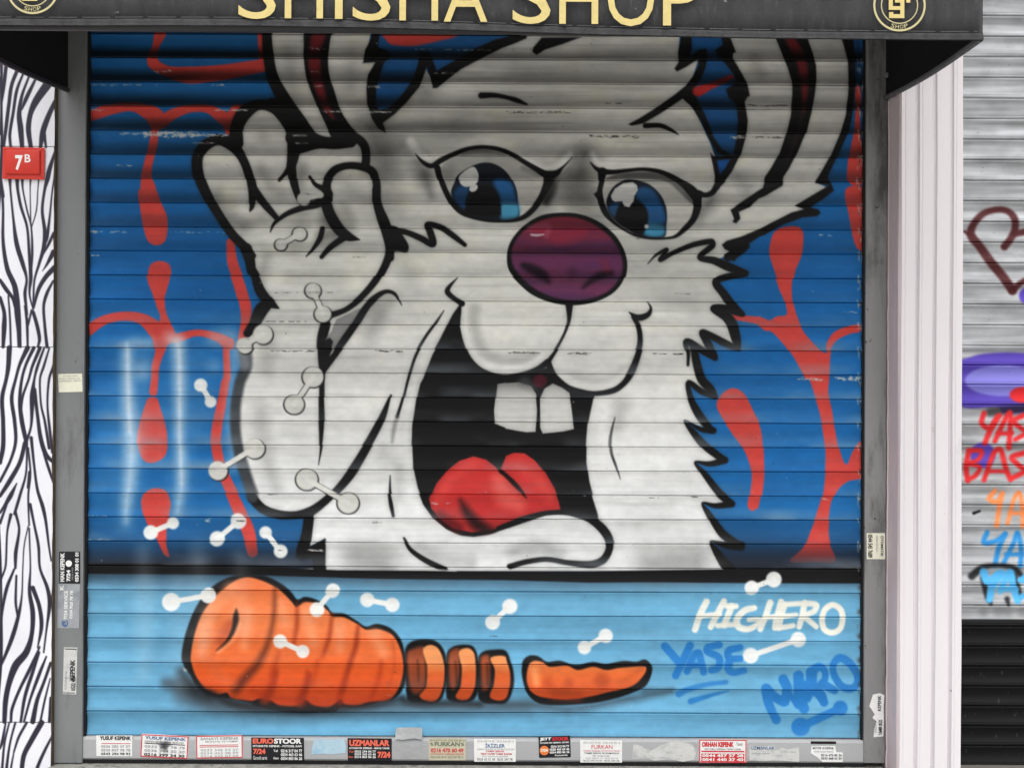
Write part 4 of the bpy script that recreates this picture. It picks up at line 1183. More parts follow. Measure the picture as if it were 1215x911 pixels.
names[L_BONE + mural.nbones] = ('painted_bone', None, 'blue bone beneath the word MARO')
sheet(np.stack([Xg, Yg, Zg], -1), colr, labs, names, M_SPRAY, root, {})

# bottom rail with its handle slot and a black box for the shaded gap below
zt, zb = Z_BOT - 0.001, at(560, 903.6, RAIL_Y).z
bm = bmesh.new()
bm_prism(bm, [(0.012, zt), (-0.010, zt - 0.002), (-0.016, zt - 0.010), (-0.016, zb + 0.006), (-0.011, zb), (0.012, zb)], 'x', XL - 0.001, XR + 0.001)
br = from_bm('bottom_rail', bm, M_BOTTOM, root)
BR_Y = -0.0162
a = at(962, 879, BR_Y); b = at(992, 882, BR_Y)
bm = bmesh.new(); bm_box(bm, a.x, b.x, BR_Y - 0.0012, BR_Y + 0.002, b.z, a.z, 0.0008)
from_bm('handle_slot', bm, M_DARKGAP, br)
bm = bmesh.new(); bm_box(bm, XL, XR, -0.012, 0.012, at(560, 906, 0).z + 0.001, zb - 0.0005)
from_bm('bottom_gap_shade', bm, M_DARKGAP, root)
# guide rails: U channels either side, with a black strip standing in for the gap's shade
ztop = at(560, -40, 0).z
for (pa, pb, inner, mt) in ((66.3, 101.0, 1, M_RAIL), (1027.4, 1053.0, -1, M_RAILR)):
    xa, xb = at(pa, 300, RAIL_Y).x, at(pb, 300, RAIL_Y).x
    lo = at((pa + pb) / 2, 905, RAIL_Y).z
    bm = bmesh.new()
    bm_box(bm, xa, xb, RAIL_Y, 0.06, lo, ztop, 0.003)
    g = from_bm('guide_rail', bm, mt, root)
    bm = bmesh.new()
    if inner > 0:
        bm_box(bm, xb + 0.0003, xb + 0.007, RAIL_Y + 0.012, 0.058, lo + 0.002, ztop)
    else:
        bm_box(bm, xa - 0.006, xa - 0.0003, RAIL_Y + 0.012, 0.058, lo + 0.002, ztop)
    from_bm('side_gap_shade', bm, M_DARKGAP, g)

# ================================================================== zebra-clad wall on the left
ZEB = Canvas(-320, 10, 72, 960, 1.6, (0.875, 0.875, 0.90))
NAVY = (38, 35, 50)
zebra = """Z1 25,245,14 15,330,14 5,400,10|Z1 70,265,14 45,330,14 35,400,14 25,480,14 14,572,10|Z1 90,285,8 65,350,12 52,430,12 38,520,12 42,575,10|Z1 112,297,8 85,370,12 74,440,18 80,500,22 86,575,16|Z1 136,310,10 102,380,16 84,425,6|Z1 182,330,34 140,390,28 118,440,20 110,500,20 120,575,16|Z1 212,395,16 187,450,20 166,510,22 156,575,12|Z1 168,500,16 178,570,8|Z1 35,225,8 20,250,12|Z1 0,300,8 5,420,10 0,520,8
Z1 0,690,16 12,760,12 X 10,0,14 15,100,12 15,250,16 35,380,22 72,470,26 85,600,30 98,755,12|Z1 38,690,14 X 50,0,10 65,150,12 80,260,22 110,360,20 128,430,12 120,500,16 130,600,10|Z1 66,690,16 X 85,0,14 100,80,14 130,180,12 140,300,14 148,420,18 142,500,10 160,580,6|Z1 86,690,12 X 110,0,8 130,100,8 150,180,8 155,300,12 150,400,8|Z1 118,690,8 X 145,0,5 148,170,6|Z1 150,690,6 X 182,0,5 175,100,6 150,188,5|Z1 212,590,10 190,660,18 184,690,18 X 215,0,14 203,100,14 215,200,18 210,280,20 190,350,14 165,440,10 160,560,10|Z1 214,640,6 210,690,8 X 252,0,8 240,120,10 226,230,16 215,265,10|X 258,210,14 235,260,14 212,305,6|X 258,300,26 225,360,12 204,392,3|X 262,375,26 220,420,22 185,480,18 162,570,8|X 255,440,10 225,500,16 210,560,14 215,650,14 226,755,16|X 0,435,16 30,480,20 60,520,16 75,560,20|X 0,520,18 20,590,18 20,660,24 15,755,16|X 40,510,8 48,620,10 52,755,10|X 75,540,20 85,650,14 88,755,8|X 160,590,16 180,660,18 190,720,16 182,755,10|X 120,560,10 130,640,14 133,755,10|X 152,580,10 135,650,10
X 45,761,26 40,850,22 30,911,18 C0 10,90,20 15,200,20 15,320,22 0,400,20|X 132,761,24 95,840,16 75,911,14 C0 56,90,18 70,200,18 75,300,16 50,390,14 0,490,14|X 162,761,18 125,840,14 105,911,14 C0 95,100,18 105,200,22 125,295,20|X 192,761,18 155,850,14 138,911,12 C0 110,80,12 100,160,10|X 212,761,10 180,850,14 165,911,12 C0 155,80,24 150,220,12 125,305,14|C0 165,50,20 180,170,16 195,280,20 220,360,22 258,400,14|X 237,761,8 210,850,12 C0 192,0,10 197,120,10 215,200,12 236,330,14|X 258,845,14 C0 236,0,12 228,120,10 240,250,14 252,350,14|C0 212,360,12 235,430,14 256,495,10|C0 120,305,20 95,400,20 45,490,22 0,560,16|C0 130,305,10 125,450,10 95,560,14 70,645,14|C0 135,330,10 146,450,10 136,560,10 140,700,8|C0 150,280,16 165,420,12 180,530,14 205,610,18 220,680,14 235,800,10 246,870,8|C0 80,500,6 50,560,22 20,610,14 0,640,12|C0 42,575,8 0,690,14|C0 75,640,14 92,720,12 76,830,18 74,905,12|C0 52,650,16 35,730,10 30,850,10 25,905,10 D0 0,60,8|C0 142,445,14 132,520,8|C0 135,705,6 116,800,6 110,900,6 D0 100,120,8 85,210,16 60,300,20 30,380,16 0,450,10|C0 140,715,8 146,905,8 D0 135,100,16 150,200,22 145,300,20 120,380,30 72,440,34 42,520,26 26,600,24 20,697,20|C0 145,600,14 165,700,12 185,800,14 192,905,12 D0 215,80,16 228,150,20 215,260,10 200,380,8
D0 65,0,10 30,90,16 10,200,10 0,320,8|D0 75,30,10 72,150,12 80,210,10|D0 150,85,20 180,170,18 190,260,18 172,360,6|D0 182,355,8 140,450,16 90,550,14 55,640,14 50,697,12|D0 180,380,10 150,470,16 115,580,16 95,697,12|D0 212,400,8 180,480,16 140,590,12 110,697,10|D0 232,430,14 200,520,14 170,600,18 150,697,24|D0 230,500,6 205,600,10 185,697,10|D0 234,590,16 226,697,14
D0 26,702,8 10,790,14 0,820,10|D0 42,702,8 20,800,10 10,911,12|D0 70,702,10 45,800,10 30,911,14 26,960,14|D0 122,702,12 85,770,12 64,835,8|D0 65,830,6 50,911,10 46,960,10|D0 190,702,26 140,790,24 110,850,22 100,911,20 95,960,20|D0 238,765,10 200,840,14 170,911,16 160,960,14"""
for s in zebra.replace('\n', '|').split('|'):
    q_ = P(s); q_[:, 2] *= 1.0
    ZEB.stroke(q_, NAVY, soft=0.7)
zr = np.random.RandomState(8)
for i in range(22):                                   # the same pattern carries on to the left of the picture
    x0 = -6 - i * 14.0
    pts = [(x0 + 9 * math.sin(0.011 * y + i * 0.7) + zr.uniform(-2, 2), y, zr.uniform(2.5, 6)) for y in range(0, 980, 60)]
    ZEB.stroke(np.array(pts, float), NAVY, soft=0.6)
zn = fbm((ZEB.H, ZEB.W), 60, 120, 5, 3)
ZEB.img *= (0.95 + 0.09 * zn)[..., None]
ZY = -0.048
zeb = tag(empty('wall_cladding', at(30, 905, ZY)), 'white vinyl wall panels with black zebra stripes left of the big shutter', 'wall cladding')
zx0, zx1 = at(-300, 455, ZY).x, at(63.6, 300, ZY).x
cuts = [at(30, 12, ZY).z, at(30, 174.0, ZY).z, at(30, 411.6, ZY).z, at(30, 856.3, ZY).z, -0.30]
for i in range(4):
    zz0, zz1 = cuts[i] - (0.0012 if i else 0), cuts[i + 1] + 0.0012
    nr, nc = max(2, int((zz0 - zz1) * 370 * 1.5)), int((zx1 - zx0) * 370 * 1.5)
    gx, gz = np.meshgrid(np.linspace(zx0, zx1, nc), np.linspace(zz0, zz1, nr))
    gy = ZY + (fbm(gx.shape, 140, 140, 50 + i, 2) - 0.5) * 0.003
    gx = gx + np.where(np.arange(nc) == nc - 1, 1, 0)[None, :] * (fbm(gx.shape, 40, 40, 60 + i, 2) - 0.5) * 0.006
    u, v = photo(gx, gy, gz)
    m = sheet(np.stack([gx, gy, gz], -1), ZEB.sample(u, v), np.zeros((nr - 1, nc - 1), int), {0: ('panel', None)}, M_VINYL, zeb, {})[0]
bm = bmesh.new(); bm_box(bm, zx0, zx1 + 0.002, ZY + 0.003, 0.155, -0.298, cuts[0])
from_bm('backing_board', bm, M_BRACKET, zeb)

# house number plate
NPY = ZY - 0.004
a, b = at(3.6, 175.2, NPY), at(53.2, 213.2, NPY)
np_root = tag(empty('house_number_plate', at(28, 213, NPY)), 'small red enamel house number plate reading 7B on the zebra striped wall', 'house number plate')
bm = bmesh.new(); bm_box(bm, a.x, b.x, NPY - 0.004, NPY, b.z, a.z, 0.0015)
bmesh.ops.rotate(bm, verts=bm.verts, cent=((a.x + b.x) / 2, NPY, (a.z + b.z) / 2), matrix=Matrix.Rotation(math.radians(0.8), 3, 'Y'))
from_bm('plate', bm, M_RED, np_root)
c1, c2 = at(7.5, 178.5, NPY), at(48.5, 207.5, NPY)
bm = bmesh.new(); bm_box(bm, c1.x, c2.x, NPY - 0.0095, NPY - 0.0035, c2.z, c1.z, 0.003)
from_bm('raised_panel', bm, M_RED, np_root, True)
acc = [[], []]
p1, p2 = at(19.3, 202.8, NPY), at(28.6, 185, NPY)
text_into(acc, '7', p1.x, p2.x, p1.z, p2.z, 0.035)
p1, p2 = at(30.6, 193.5, NPY), at(37.6, 184, NPY)
text_into(acc, 'B', p1.x, p2.x, p1.z, p2.z, 0.02)
flat_obj('number', acc, lambda u, v: (u, NPY - 0.0100, v), M_WHITE, np_root)
for px, py in ((7, 178), (50.5, 178.5), (8, 210), (50, 209.5)):
    q = at(px, py, NPY)
    bm = bmesh.new()
    bmesh.ops.create_uvsphere(bm, u_segments=8, v_segments=6, radius=0.0016, matrix=Matrix.Translation((q.x, NPY - 0.0042, q.z)))
    from_bm('nail', bm, M_STEEL, np_root, True)

# ================================================================== pilaster between the two shops
PY = -0.147
pil = tag(empty('pilaster', at(1105, 905, PY)), 'pale pink fluted pilaster between the painted shutter and the grey one', 'pilaster')
pr0, pr1 = at(1069.0, 455, PY).x, at(1141.6, 455, PY).x
def flute(acc_, px0, px1, d=0.010, n=5):
    x0, x1 = at(px0, 455, PY).x, at(px1, 455, PY).x
    for i in range(n + 1):
        s = i / n
        acc_.append((x0 + (x1 - x0) * s, PY + d * math.sin(math.pi * s) ** 0.7))
prof = [(pr0, PY)]
for f0, f1 in ((1072.0, 1073.8), (1084.8, 1090.4), (1092.4, 1093.8), (1105.6, 1111.0), (1125.6, 1130.8), (1133.0, 1134.2)):
    flute(prof, f0, f1, 0.012 if f1 - f0 > 2 else 0.0016)
prof += [(pr1, PY), (pr1, 0.155), (at(1054, 455, -0.03).x, 0.155)]
prof.append((at(1054.0, 455, -0.03).x, -0.0305))
prof.append((pr0 - 0.006, PY + 0.010))
nseg = 60
zt_, zb_ = 4.2, -0.30
bm = bmesh.new()
ringv = []
for i in range(nseg + 1):
    z = zt_ + (zb_ - zt_) * i / nseg
    w = [0.0010 * math.sin(z * 5 + k) + random.uniform(-0.0004, 0.0004) for k in range(len(prof))]
    ringv.append([bm.verts.new((x + ww, y, z)) for (x, y), ww in zip(prof, w)])
for i in range(nseg):
    for k in range(len(prof)):
        k2 = (k + 1) % len(prof)
        bm.faces.new((ringv[i][k], ringv[i + 1][k], ringv[i + 1][k2], ringv[i][k2]))
bm.faces.new(ringv[0]); bm.faces.new(ringv[-1][::-1])
shaft = from_bm('fluted_shaft', bm, M_PILASTER, pil)
shaft.data.materials.append(M_JAMB)                       # darker, warmer tint on the return paints in its shade, against blue bounce
for p_ in shaft.data.polygons:
    c_ = p_.center
    if c_.x < pr0 - 0.001:
        p_.material_index = 1
# ragged bead of render where the rail meets the pilaster
bm = bmesh.new()
pts = []
for i in range(90):
    z = at(1054, 120, -0.03).z + (0.0 - at(1054, 120, -0.03).z) * i / 89
    pts.append((at(1053.6, 455, -0.03).x + random.uniform(-0.0012, 0.0012), -0.0315, z))
bm_tube(bm, pts, 0.0030, 6)
from_bm('render_bead', bm, M_JAMB, pil)

# ================================================================== neighbouring shutter on the right
SY = 0.06
nb_root = tag(empty('roller_shutter', at(1300, 905, SY)), 'grey roller shutter with a brown heart and tags above black bottom slats', 'roller shutter', 'roller shutters of the shops')
NBC = Canvas(1128, -160, 1560, 960, 1.3, (0.68, 0.69, 0.70))
hh, ww = NBC.H, NBC.W
nz_ = fbm((hh, ww), 120, 7, 91, 3)
NBC.img *= (0.72 + 0.44 * nz_)[..., None]
nz2_ = fbm((hh, ww), 26, 20, 95, 3)
NBC.img *= (0.90 + 0.2 * nz2_)[..., None]
BR, PUR, RD = (72, 28, 30), (84, 66, 168), (206, 40, 44)
(N_CUR, N_HEART, N_BLOB, N_W1, N_W2, N_W3, N_W4, N_W5, N_LOW) = range(9)
G_ = dict(soft=2.2)
NBC.stroke("J 328,242,32 352,212,30 372,170,30 370,122,30 338,90,26 290,86,26 235,105,28 196,150,30 186,192,36 222,240,36 272,310,38 322,370,38 362,428,38", BR, lab=N_HEART, alpha=.93, **G_)
NBC.stroke("J 366,190,26 411,180,28 480,165,30 540,210,30 540,280,30 480,350,32 400,395,24 362,428,30", BR, lab=N_HEART, alpha=.93, **G_)
NBC.stroke("J 158,178,10 192,200,14", BR, lab=N_HEART, **G_)
NBC.stroke("J 425,450,70", PUR, lab=N_BLOB, smooth=False, **G_)
NBC.poly("N 1138,430 1150,424 1165,420 1190,418 1215,419 1250,424 1272,450 1255,480 1215,485 1180,483 1138,480", PUR, lab=N_BLOB, **G_)
NBC.ell(1190, 451.5, 45, 18.5, (126, 122, 202), lab=N_BLOB, **G_)
NBC.stroke("C3 1130,130,50 1215,130,50 1300,140,50", PUR, lab=N_BLOB, **G_)
NBC.ell(1214, 468.5, 16, 9.5, RD, **G_)
NBC.stroke("C3 1060,150,40 1110,145,40 1215,135,40", (30, 28, 32), soft=4, alpha=.7)
NBC.ell(1166, 540, 15, 15, PUR, lab=N_BLOB, **G_)
NBC.stroke("C3 1150,300,30 1215,300,24", (60, 60, 62), soft=4, alpha=.6)
for strokes, c_, l_ in (
    (("C3 1032,155,28 1022,200,28 1058,222,28 1092,172,26", "C3 1102,165,28 1062,230,30 1036,292,28", "C3 1082,282,26 1118,205,28 1150,152,28 1152,210,28 1146,312,28", "C3 1095,248,22 1160,246,22", "C3 1222,160,28 1168,190,28 1200,222,26 1222,245,26 1175,275,24"), RD, N_W1),
    (("C3 962,330,28 950,400,30 957,462,28", "C3 962,325,26 1020,328,26 1004,368,24 960,382,22", "C3 960,386,22 1012,402,24 992,440,26 960,458,24", "C3 1032,460,26 1078,335,28 1108,322,28 1130,400,28 1152,458,26", "C3 1052,420,20 1132,420,20", "C3 1222,335,30 1160,356,30 1190,392,28 1215,420,28 1160,452,28"), RD, N_W2),
    (("C3 1082,510,26 1056,545,28 1090,560,26 1112,530,24", "C3 1116,520,26 1100,600,26 1090,668,26", "C3 1140,658,22 1170,545,24 1195,520,24 1208,600,24 1208,672,22", "C3 1150,612,20 1210,612,20"), (232, 136, 80), N_W3),
    (("C3 1046,700,26 1032,745,28 1082,740,26 1126,710,24", "C3 1130,706,26 1100,770,28 1082,850,26", "C3 1122,840,24 1170,742,26 1186,702,26 1202,780,26 1198,852,26", "C3 1132,800,20 1204,800,20"), (42, 132, 198), N_W4)):
    strokes = [P(s) * np.array([1, 1, 0.84]) for s in strokes]
    for s in strokes:
        NBC.stroke(s, c_, lab=l_, **G_)
    for s in strokes:                                  # the words run on past the picture's edge
        NBC.stroke(s, c_, lab=l_, dx=82, dy=2, **G_)
for s in ("K 66,692,26 100,664,20 150,656,14 210,666,18 238,700,18", "K 105,700,22 118,760,20 130,785,12", "K 185,770,18 190,790,8", "K 205,690,30 225,760,24"):
    NBC.stroke(s, (26, 26, 28), soft=2.5, alpha=.9)
for s in ("D3 1030,12,36 1050,58,36 1098,22,34", "D3 1112,18,34 1070,80,36 1056,140,30", "D3 1108,90,24 1180,92,24", "D3 1106,100,26 1150,15,34 1166,80,32 1186,145,30", "D3 1225,40,40 1200,50,30", "D3 1225,120,30 1205,125,26"):
    NBC.stroke(s, (82, 172, 226), lab=N_W5, **G_)
for s in ("D3 1030,200,40", "D3 1100,195,50 1140,200,40", "D3 1215,200,50"):
    NBC.stroke(s, (120, 122, 124), soft=5, alpha=.6)
NBC.stroke("C3 985,612,14 1012,602,10", (24, 24, 24), soft=1.2)
NBC.poly("N 1120,734.2 1600,735 1600,1000 1120,1000", (15, 15, 16), smooth=False, soft=.6, lab=N_LOW)
bn = fbm((hh, ww), 90, 6, 92, 3)
yyn = NBC.y0 + np.arange(hh) / NBC.k
NBC.img += (((bn - .5) * .03) * (yyn > 735)[:, None])[..., None]
for _ in range(60):
    x, y = zr.uniform(1140, 1290), zr.uniform(738, 905)
    NBC.stroke(np.array([[x, y, .6], [x + zr.uniform(-.5, .5), y + zr.uniform(.5, 4), .4]]), (170, 170, 168), soft=.5, smooth=False, alpha=zr.uniform(.2, .7))
for _ in range(120):
    x, y = zr.uniform(1140, 1290), zr.uniform(0, 735)
    NBC.stroke(np.array([[x, y, .7], [x + zr.uniform(0, 2), y, .4]]), (50, 50, 50) if zr.rand() < .7 else (210, 210, 208), soft=.5, smooth=False, alpha=.5)
NBC.img[:] = np.clip(NBC.img, 0, 1)
seam_n = np.array([-8, 0, 9, 16, 18, 29, 30, 38]); seam_y = np.array([-176.5, 18.7, 238.4, 409.7, 456, 717.5, 742.4, 931.0])
pt2, py2 = slat_profile(1)
rz, ry = [], []
for n in range(-7, 37):
    z0, z1 = at(1180, np.interp(n, seam_n, seam_y), SY).z, at(1180, np.interp(n + 1, seam_n, seam_y), SY).z
    rz.extend(z0 + (z1 - z0) * pt2); ry.extend(SY + py2 + zr.uniform(-.001, .001))
gx = np.linspace(at(1128, 455, SY).x, at(1555, 455, SY).x, 520)
Xn = np.broadcast_to(gx[None, :], (len(rz), len(gx))).copy()
Yn = np.broadcast_to(np.array(ry)[:, None], Xn.shape) + (fbm(Xn.shape, 90, 20, 12, 2) - .5) * .002
Zn = np.broadcast_to(np.array(rz)[:, None], Xn.shape).copy()
u, v = photo(Xn, Yn, Zn)
ln = NBC.label(0.5 * (u[:-1, :-1] + u[1:, 1:]), 0.5 * (v[:-1, :-1] + v[1:, 1:]))
sheet(np.stack([Xn, Yn, Zn], -1), NBC.sample(u, v), ln, {N_CUR: ('shutter_curtain', None), N_LOW: ('lower_slats', None, 'black painted bottom slats'), N_HEART: ('painted_heart', None), N_BLOB: ('painted_blob', None),
      N_W1: ('painted_lettering', None, 'upper red word'), N_W2: ('painted_lettering', None, 'lower red word'), N_W3: ('painted_lettering', None, 'orange word'), N_W4: ('painted_lettering', None, 'mid blue word'), N_W5: ('painted_lettering', None, 'light blue word')}, M_SPRAY, nb_root, {})

# ================================================================== awning
AY = -0.88
aw = tag(empty('awning', at(553, 45, AY)), 'black canvas shop awning lettered SHISHA SHOP in gold above the rabbit shutter', 'awning')
edge = [(-58, 30.5), (0, 30.8), (80, 31.2), (180, 31.0), (300, 31.6), (420, 33.2), (520, 35.6), (600, 38.0), (700, 41.2), (800, 43.6), (900, 46.0), (1000, 47.2), (1100, 48.2), (1165, 48.4)]
eu = np.linspace(-58, 1165, 220)
ev = np.interp(eu, [e[0] for e in edge], [e[1] for e in edge])
fold = fbm((1, 220), 30, 1, 3, 2)[0] - 0.5
bm = bmesh.new()
levels = [0, 1.5, 7.3, 8.2, 9.0, 30, 60, 100, 170]
gridv = []
for li, h in enumerate(levels):
    row = []
    for i in range(220):
        p = at(eu[i], ev[i] - h, AY)
        dy = 0.010 * fold[i] * (1 if h < 60 else 0.3) + (0.0035 if h in (8.2,) else 0) + (0.004 if h == 0 else 0) - 0.002 * math.sin(min(h, 8) / 8 * math.pi)
        row.append(bm.verts.new((p.x, AY + dy, p.z)))
    gridv.append(row)
for li in range(len(levels) - 1):
    for i in range(219):
        bm.faces.new((gridv[li][i], gridv[li][i + 1], gridv[li + 1][i + 1], gridv[li + 1][i]))
ext = bmesh.ops.solidify(bm, geom=list(bm.faces), thickness=-0.004)
val = from_bm('valance', bm, M_CANVAS, aw, True)
# hem and its thread
def front_y(i, h):
    return AY - 0.0115
bm = bmesh.new()
ra, rb = [], []
for i in range(220):
    p0, p1 = at(eu[i], ev[i] - 0.2, AY), at(eu[i], ev[i] - 7.6, AY)
    dy = 0.010 * fold[i]
    ra.append(bm.verts.new((p0.x, AY + dy - 0.0050, p0.z))); rb.append(bm.verts.new((p1.x, AY + dy - 0.0066, p1.z)))
rc = [bm.verts.new((v_.co.x, v_.co.y - 0.0035, (v_.co.z + w_.co.z) / 2)) for v_, w_ in zip(ra, rb)]
for i in range(219):
    bm.faces.new((ra[i], ra[i + 1], rc[i + 1], rc[i])); bm.faces.new((rc[i], rc[i + 1], rb[i + 1], rb[i]))
bmesh.ops.solidify(bm, geom=list(bm.faces), thickness=-0.002)
from_bm('hem', bm, M_HEM, val, True)
bm = bmesh.new()
for i in range(0, 218, 1):
    if i % 7 == 6:
        continue
    p0, p1 = at(eu[i], ev[i] - 9.4, AY), at(eu[i + 1], ev[i + 1] - 9.4, AY)
    bm_tube(bm, [(p0.x, AY + 0.010 * fold[i] - 0.0068, p0.z), (p1.x - 0.0008, AY + 0.010 * fold[i + 1] - 0.0068, p1.z)], 0.0007, 5)
from_bm('stitching', bm, M_STITCH, val)

# canopy, side panels, front bar and arms
top_f = at(553, -135, AY).z
top_w = top_f + 0.42
fl, fr = at(-58, 40, AY), at(1165, 48, AY)
wl, wr = at(83.5, 111.5, 0), at(1048.6, 120.5, 0)
WY = -0.024
for side, (fx, fz, wx, wz) in enumerate(((fl.x, fl.z - 0.004, wl.x, wl.z), (fr.x, fr.z, wr.x, wr.z))):
    bm = bmesh.new()
    th = 0.004 if side else -0.004
    a_ = [(fx, AY + 0.006, fz), (wx, WY, wz), (wx, WY, top_w), (fx, AY + 0.006, top_f)]
    v1 = [bm.verts.new(p) for p in a_]
    v2 = [bm.verts.new((p[0] + th, p[1], p[2])) for p in a_]
    bm.faces.new(v1); bm.faces.new(v2[::-1])
    for i in range(4):
        bm.faces.new((v1[i], v2[i], v2[(i + 1) % 4], v1[(i + 1) % 4]))
    sp = from_bm('side_panel', bm, M_CANVAS_IN, aw)
    # rolled hem of the side panel
    bm = bmesh.new()
    n = 24
    pts = []
    for i in range(n + 1):
        s = i / n
        pts.append((fx + (wx - fx) * s, AY + 0.008 + (WY - AY - 0.012) * s, fz + (wz - fz) * s + 0.006 - 0.010 * math.sin(math.pi * s)))
    bm_tube(bm, pts, 0.0085, 8)
    from_bm('side_hem', bm, M_STEEL if not side else M_HEM, sp, True)
bm = bmesh.new()
q = [(fl.x, AY + 0.005, top_f), (fr.x, AY + 0.005, top_f), (wr.x, WY, top_w), (wl.x, WY, top_w)]
v1 = [bm.verts.new(p) for p in q]; v2 = [bm.verts.new((p[0], p[1], p[2] + 0.004)) for p in q]
bm.faces.new(v1); bm.faces.new(v2[::-1])
for i in range(4):
    bm.faces.new((v1[i], v2[i], v2[(i + 1) % 4], v1[(i + 1) % 4]))
from_bm('canopy', bm, M_CANVAS, aw)
bm = bmesh.new(); bm_tube(bm, [(fl.x + 0.02, AY + 0.032, at(-58, 36.0, AY + .032).z + 0.018), (fr.x - 0.03, AY + 0.032, at(1165, 46.5, AY + .032).z + 0.018)], 0.018, 14)
from_bm('front_bar', bm, M_STEEL, aw, True)
for wx, fx in ((wl.x + 0.03, fl.x + 0.09), (wr.x - 0.02, fr.x - 0.09)):
    bm = bmesh.new(); bm_tube(bm, [(wx, WY - 0.02, wl.z + 0.36), (fx, AY + 0.05, fl.z + 0.12)], 0.014, 10)
    from_bm('folding_arm', bm, M_STEEL, aw, True)
for (px, py, dx) in ((77.5, 86, -1), (1050, 91, 1)):       # bracket bolts on the wall
    p = at(px, py, WY)
    bm = bmesh.new(); bmesh.ops.create_cone(bm, cap_ends=True, segments=8, radius1=0.008, radius2=0.007, depth=0.012, matrix=Matrix.Translation((p.x + dx * 0.002, WY - 0.02, p.z)) @ Matrix.Rotation(math.pi / 2, 4, 'X'))
    from_bm('bracket_bolt', bm, M_RAIL, aw)

# gold lettering: each letter set by its place in the photo
LY = AY - 0.0135
def letters(word, spans):
    acc = [[], []]
    for ch, (x0, x1, base, cap) in zip(word, spans):
        a_, b_ = at(x0, base, LY), at(x1, base - cap, LY)
        text_into(acc, ch, a_.x, b_.x, a_.z, b_.z, 0.0)
    return flat_obj('lettering', acc, lambda u, v: (u, LY, v), M_GOLD, val)
letters('SHISHA', [(282.4, 327.5, 22.8, 62), (337.8, 383.5, 22.0, 60), (397.4, 406.8, 22.8, 60), (418.0, 463.5, 24.8, 62), (473.8, 520.0, 24.6, 60), (526.5, 578.5, 26.0, 60)])
letters('SHOP', [(607.8, 653.4, 28.6, 62), (663.5, 710.0, 28.6, 60), (721.0, 776.2, 31.4, 63), (786.6, 829.0, 30.6, 60)])

def arc_text(acc, word, cx, cz, r, h, a_mid, step):
    for k, ch in enumerate(word):
        ang = a_mid + (k - (len(word) - 1) / 2) * step
        t_ = [[], []]
        text_into(t_, ch, -h * .42, h * .42, 0, h, 0.0)
        base = len(acc[0])
        ca, sa = math.cos(ang), math.sin(ang)
        for u, v in t_[0]:                                # baseline on the circle, tops towards its centre
            rr = r - v
            acc[0].append((cx + rr * ca - u * sa, cz + rr * sa + u * ca))
        acc[1].extend(tuple(i + base for i in p) for p in t_[1])

for (px, py) in ((1067.3, 6.6), (38.7, -14.0)):
    c0 = at(px, py, LY)
    k = 1 / 468.0
    acc = [[], []]
    ring(acc, 0, 0, 28.6 * k, 31.0 * k)
    ring(acc, 0, 0, 20.8 * k, 22.0 * k)
    arc_text(acc, 'SHOP', 0, 0, 27.9 * k, 4.9 * k, -math.pi / 2, 0.205)
    em = flat_obj('emblem', acc, lambda u, v: (c0.x + u, LY, c0.z + v), M_GOLD2, val)
    acc = [[], []]
    for (x0, x1, z0, z1) in ((-12.8, 5.7, 11, 15.6), (-12.8, -8.0, -1.2, 11), (-12.8, 0.9, -5.6, -1.2), (0.9, 5.7, -15.3, 11), (-12.4, 0.9, -15.3, -10.6), (-12.4, -7.4, -10.6, -8.2), (-5.4, 0.9, 3.0, 8.2), (7.9, 12.7, 3.0, 11), (7.9, 17.0, 11, 15.6)):
        if x1 - x0 > .1:
            rect(acc, x0 * k, x1 * k, z0 * k, z1 * k)
    flat_obj('monogram', acc, lambda u, v: (c0.x + u, LY - 0.0004, c0.z + v), M_GOLD, em)

# ================================================================== stickers
INKM = flat_mat((34, 34, 38), 'sticker_black_ink'); REDM = flat_mat((196, 48, 56), 'sticker_red_ink'); BLUM = flat_mat((72, 104, 148), 'sticker_blue_ink')
WHTM = flat_mat((224, 224, 222), 'sticker_white_paper'); GRYM = flat_mat((150, 150, 150), 'sticker_grey_ink'); BLKM = flat_mat((26, 26, 30), 'sticker_black_paper')
SALM = flat_mat((226, 104, 84), 'sticker_salmon_ink'); BEIM = flat_mat((190, 184, 160), 'sticker_beige_paper'); GRNM = flat_mat((96, 112, 96), 'sticker_green_ink')
ORGM = flat_mat((222, 120, 60), 'sticker_orange_ink'); CREM = flat_mat((226, 224, 204), 'sticker_cream_paper')
SILM = mat('sticker_silver_paper', srgb(150, 154, 158), 0.4, 0.4, 0.0, 0.1, 20, col2=srgb(128, 134, 140), thr=(.48, .66))
TORN = mat('sticker_scraped_paper', srgb(196, 196, 193), 0.8, 0.2, 0.0, 0.08, 16, (1, 1, 1.8), 0.3, 120, srgb(172, 173, 173), (.48, .66))
RESID = mat('sticker_residue', srgb(166, 168, 169), 0.8, 0.2, 0.0, 0.08, 18, (1, 1, 1.6), 0.3, 90, srgb(190, 191, 190), (.48, .66))
FADEB = mat('sticker_faded_blue', srgb(168, 194, 208), 0.7, 0.2, 0.0, 0.08, 18, col2=srgb(148, 184, 204), thr=(.5, .6))


